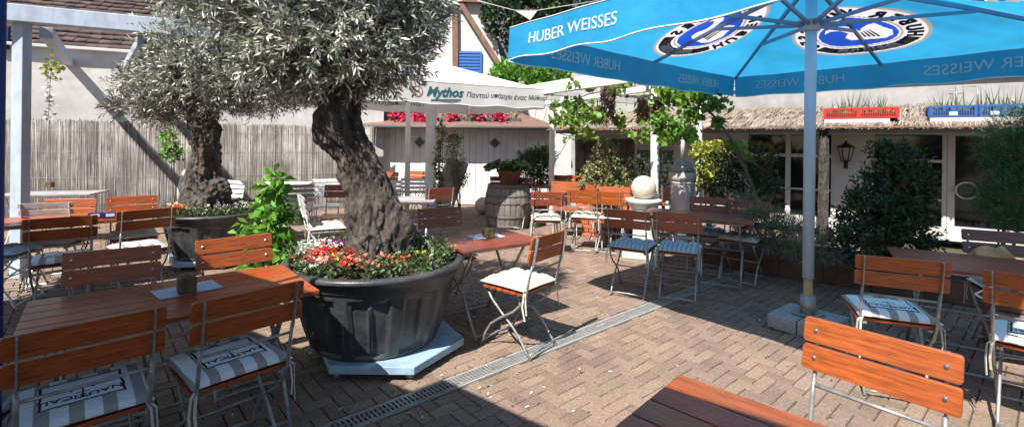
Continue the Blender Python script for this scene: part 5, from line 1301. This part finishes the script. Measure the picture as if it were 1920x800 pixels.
# flower boxes on the shed roof
spots = [(740, 222, 2), (775, 222, 3), (805, 222, 2), (845, 220, 2), (905, 216, 4), (930, 218, 4), (855, 225, 1), (700, 222, 2)]
for i, (x0, x1, fl, lb) in enumerate(((690, 822, [(744, 216), (752, 223), (784, 218), (790, 224)], 'window box of pink and red petunias on the shed roof, left of the thick post'),
                                      (826, 975, [(850, 222), (893, 212), (902, 218), (930, 215), (938, 221)], 'window box of pink and red petunias on the shed roof, right of the thick post'))):
    Y = 12.0; a_ = PD(x0, 234, Y); b_ = PD(x1, 234, Y); t = thing('flower_box', lb, 'flower box', ((a_.x+b_.x)/2, Y, 2.06), group='flower boxes on the shed roof'); W_ = b_.x-a_.x
    m = MB(); m.box((0, 0, .05), (W_, .18, .14)); m.build('box', MT['darkgrey'], t, bevel=.006)
    n = 330; B = np.stack([rng.uniform(-W_/2, W_/2, n), rng.normal(0, .09, n), .13+rng.uniform(-.1, .14, n)], 1); leafset('foliage', B, rng.normal(size=(n, 3)), .07, .045, MT['leafmid'], t, up=.5)
    B = []; mi = []
    for fx, fy in fl:
        p_ = PD(fx, fy, Y); 
        for k in range(34):
            q = np.array([p_.x-(a_.x+b_.x)/2+random.gauss(0, .085), -.14+random.gauss(0, .06), max(.02, p_.z-2.03+random.gauss(0, .07))]); ci = 0 if random.random() < .8 else 1
            u_ = unit(rng.normal(size=3)); v_ = unit(np.cross(u_, rng.normal(size=3)))
            for j in range(5): B.append((q, u_*math.cos(j*1.2566)+v_*math.sin(j*1.2566))); mi.append(ci)
    leafset('blossoms', np.array([b[0] for b in B]), np.array([b[1] for b in B]), .055, .055, [MT['f_pink'], MT['f_red']], t, mi=np.array(mi), wide=.6, fold=.1)
# terracotta brick planter at the back right
a_ = PD(1086, 400, 8.25); b_ = PD(1200, 400, 7.95); a_.z = b_.z = 0; dd_ = (b_-a_).normalized(); L_ = (b_-a_).length
t = thing('brick_planter', 'low orange-red brick planter under the variegated shrub', 'planter', a_, math.atan2(dd_.y, dd_.x))
m = MB()
for r_ in range(9):
    x = -.05 if r_ % 2 else .05
    while x < L_: m.box((x+.11, random.uniform(-.006, .006), .035+r_*.068), (.205, .10, .058)); x += .218
m.build('bricks', MT['terracotta'], t, bevel=.003)
m = MB(); m.box((L_/2, .22, .28), (L_-.1, .36, .5)); m.build('soil', MT['soil'], t)
# pots among the chairs at the back right
random.seed(5)
for i, (px, py, r, h, lb) in enumerate(((1108, 410, .20, .42, 'terracotta pot under the variegated shrub'), (1135, 445, .17, .30, 'terracotta pot left of the globe base'), (1262, 402, .16, .34, 'terracotta pot behind the globe pedestal'), (1345, 398, .14, .26, 'terracotta pot under the yellow-green climber'), (1385, 420, .13, .24, 'terracotta pot left of the window by the rightmost red chair'), (1012, 412, .15, .30, 'terracotta pot at the foot of the oleander'))):
    p_ = P(px, py); pot((p_.x, p_.y, 0), r*.7, r, h, lb)
p_ = P(1000, 425); pot((p_.x, p_.y, 0), .12, .14, .30, 'dark green pot right of the oak barrel', 'greenpot')
p_ = P(555, 420); t = thing('log_stool', 'mossy green log stool with a pale round top by the white table', 'stool', (p_.x, p_.y, 0))
m = MB(); m.lathe([(.17, 0), (.18, .2), (.18, .5), (.16, .52)], 16, sm=False); m.build('log', MT['greenpot'], t); m = MB(); m.lathe([(.001, .525), (.185, .525), (.19, .54), (.18, .56), (.001, .565)], 24, cap=False); m.build('top_pad', MT['cloth'], t)
p_ = P(323, 415); m = MB(); m.box((0, 0, .2), (.62, .3, .36)); m.box((0, 0, .37), (.66, .34, .04)); m.build('trough', MT['whitepaint'], None, loc=(P(325, 400).x-.5, P(325, 400).y+1.2, 0), rz=R(15), bevel=.01, label='white trough by the reed fence left of the rear olive tub', cat='trough')
# sun-lit ornament on the right
c = PD(1858, 480, 3.95); t = thing('stone_ornament', 'honey-coloured carved stone ornament glinting between the table and the plum brown chair', 'ornament', (c.x, c.y, c.z-.12))
m = MB(); random.seed(8)
m.grid(lambda u, v: Vector(((.15+.02*math.sin(u*25+v*9))*math.cos(u*6.283)*math.sin(.15+v*2.6), (.12+.012*math.sin(u*31))*math.sin(u*6.283)*math.sin(.15+v*2.6), .10-.11*math.cos(v*2.9)+.012*math.sin(u*19)*math.sin(v*12))), 60, 30)
m.build('carved_body', MT['ornament'], t)
m = MB(); m.box((0, 0, -.05), (.2, .18, .10)); m.lathe([(.05, -.9), (.05, -.1)], 12); m.build('plinth', MT['brownpot'], t)
# white triangle hook on the dark table
c = P(1835, 512, .77); m = MB(); pts = [(-.05, 0, .0), (.03, 0, .055), (.04, 0, -.05), (-.05, 0, .0)]; m.tube([Vector(p) for p in pts], .006, 8, cap=False)
m.build('triangle_handle', MT['whitepaint'], None, loc=(c.x-.25, c.y-.3, .72), rz=R(-20), label='small white metal triangle hanging at the edge of the dark right-hand table', cat='handle')

# fallen leaves and crumbs on the paving
n = 420; rg2 = np.random.default_rng(12)
B = np.stack([rg2.uniform(-3.2, 3.6, n), rg2.uniform(1.8, 7.5, n), rg2.uniform(.003, .008, n)], 1)
k_ = rg2.random(n) < .45; B[k_, 0] = T1c.x + .6 + rg2.normal(0, .7, k_.sum()); B[k_, 1] = T1c.y - .3 + rg2.normal(0, .6, k_.sum())
D = np.stack([rg2.normal(size=n), rg2.normal(size=n), rg2.uniform(0, .15, n)], 1)
rng = rg2
o = leafset('fallen_leaves', B, D, .035, .010, [MT['olive'], MT['leafgrey'], MT['cloth'], MT['wicker']], None, up=6, mi=rg2.integers(0, 4, n), fold=.1)
tag(o, kind='stuff')
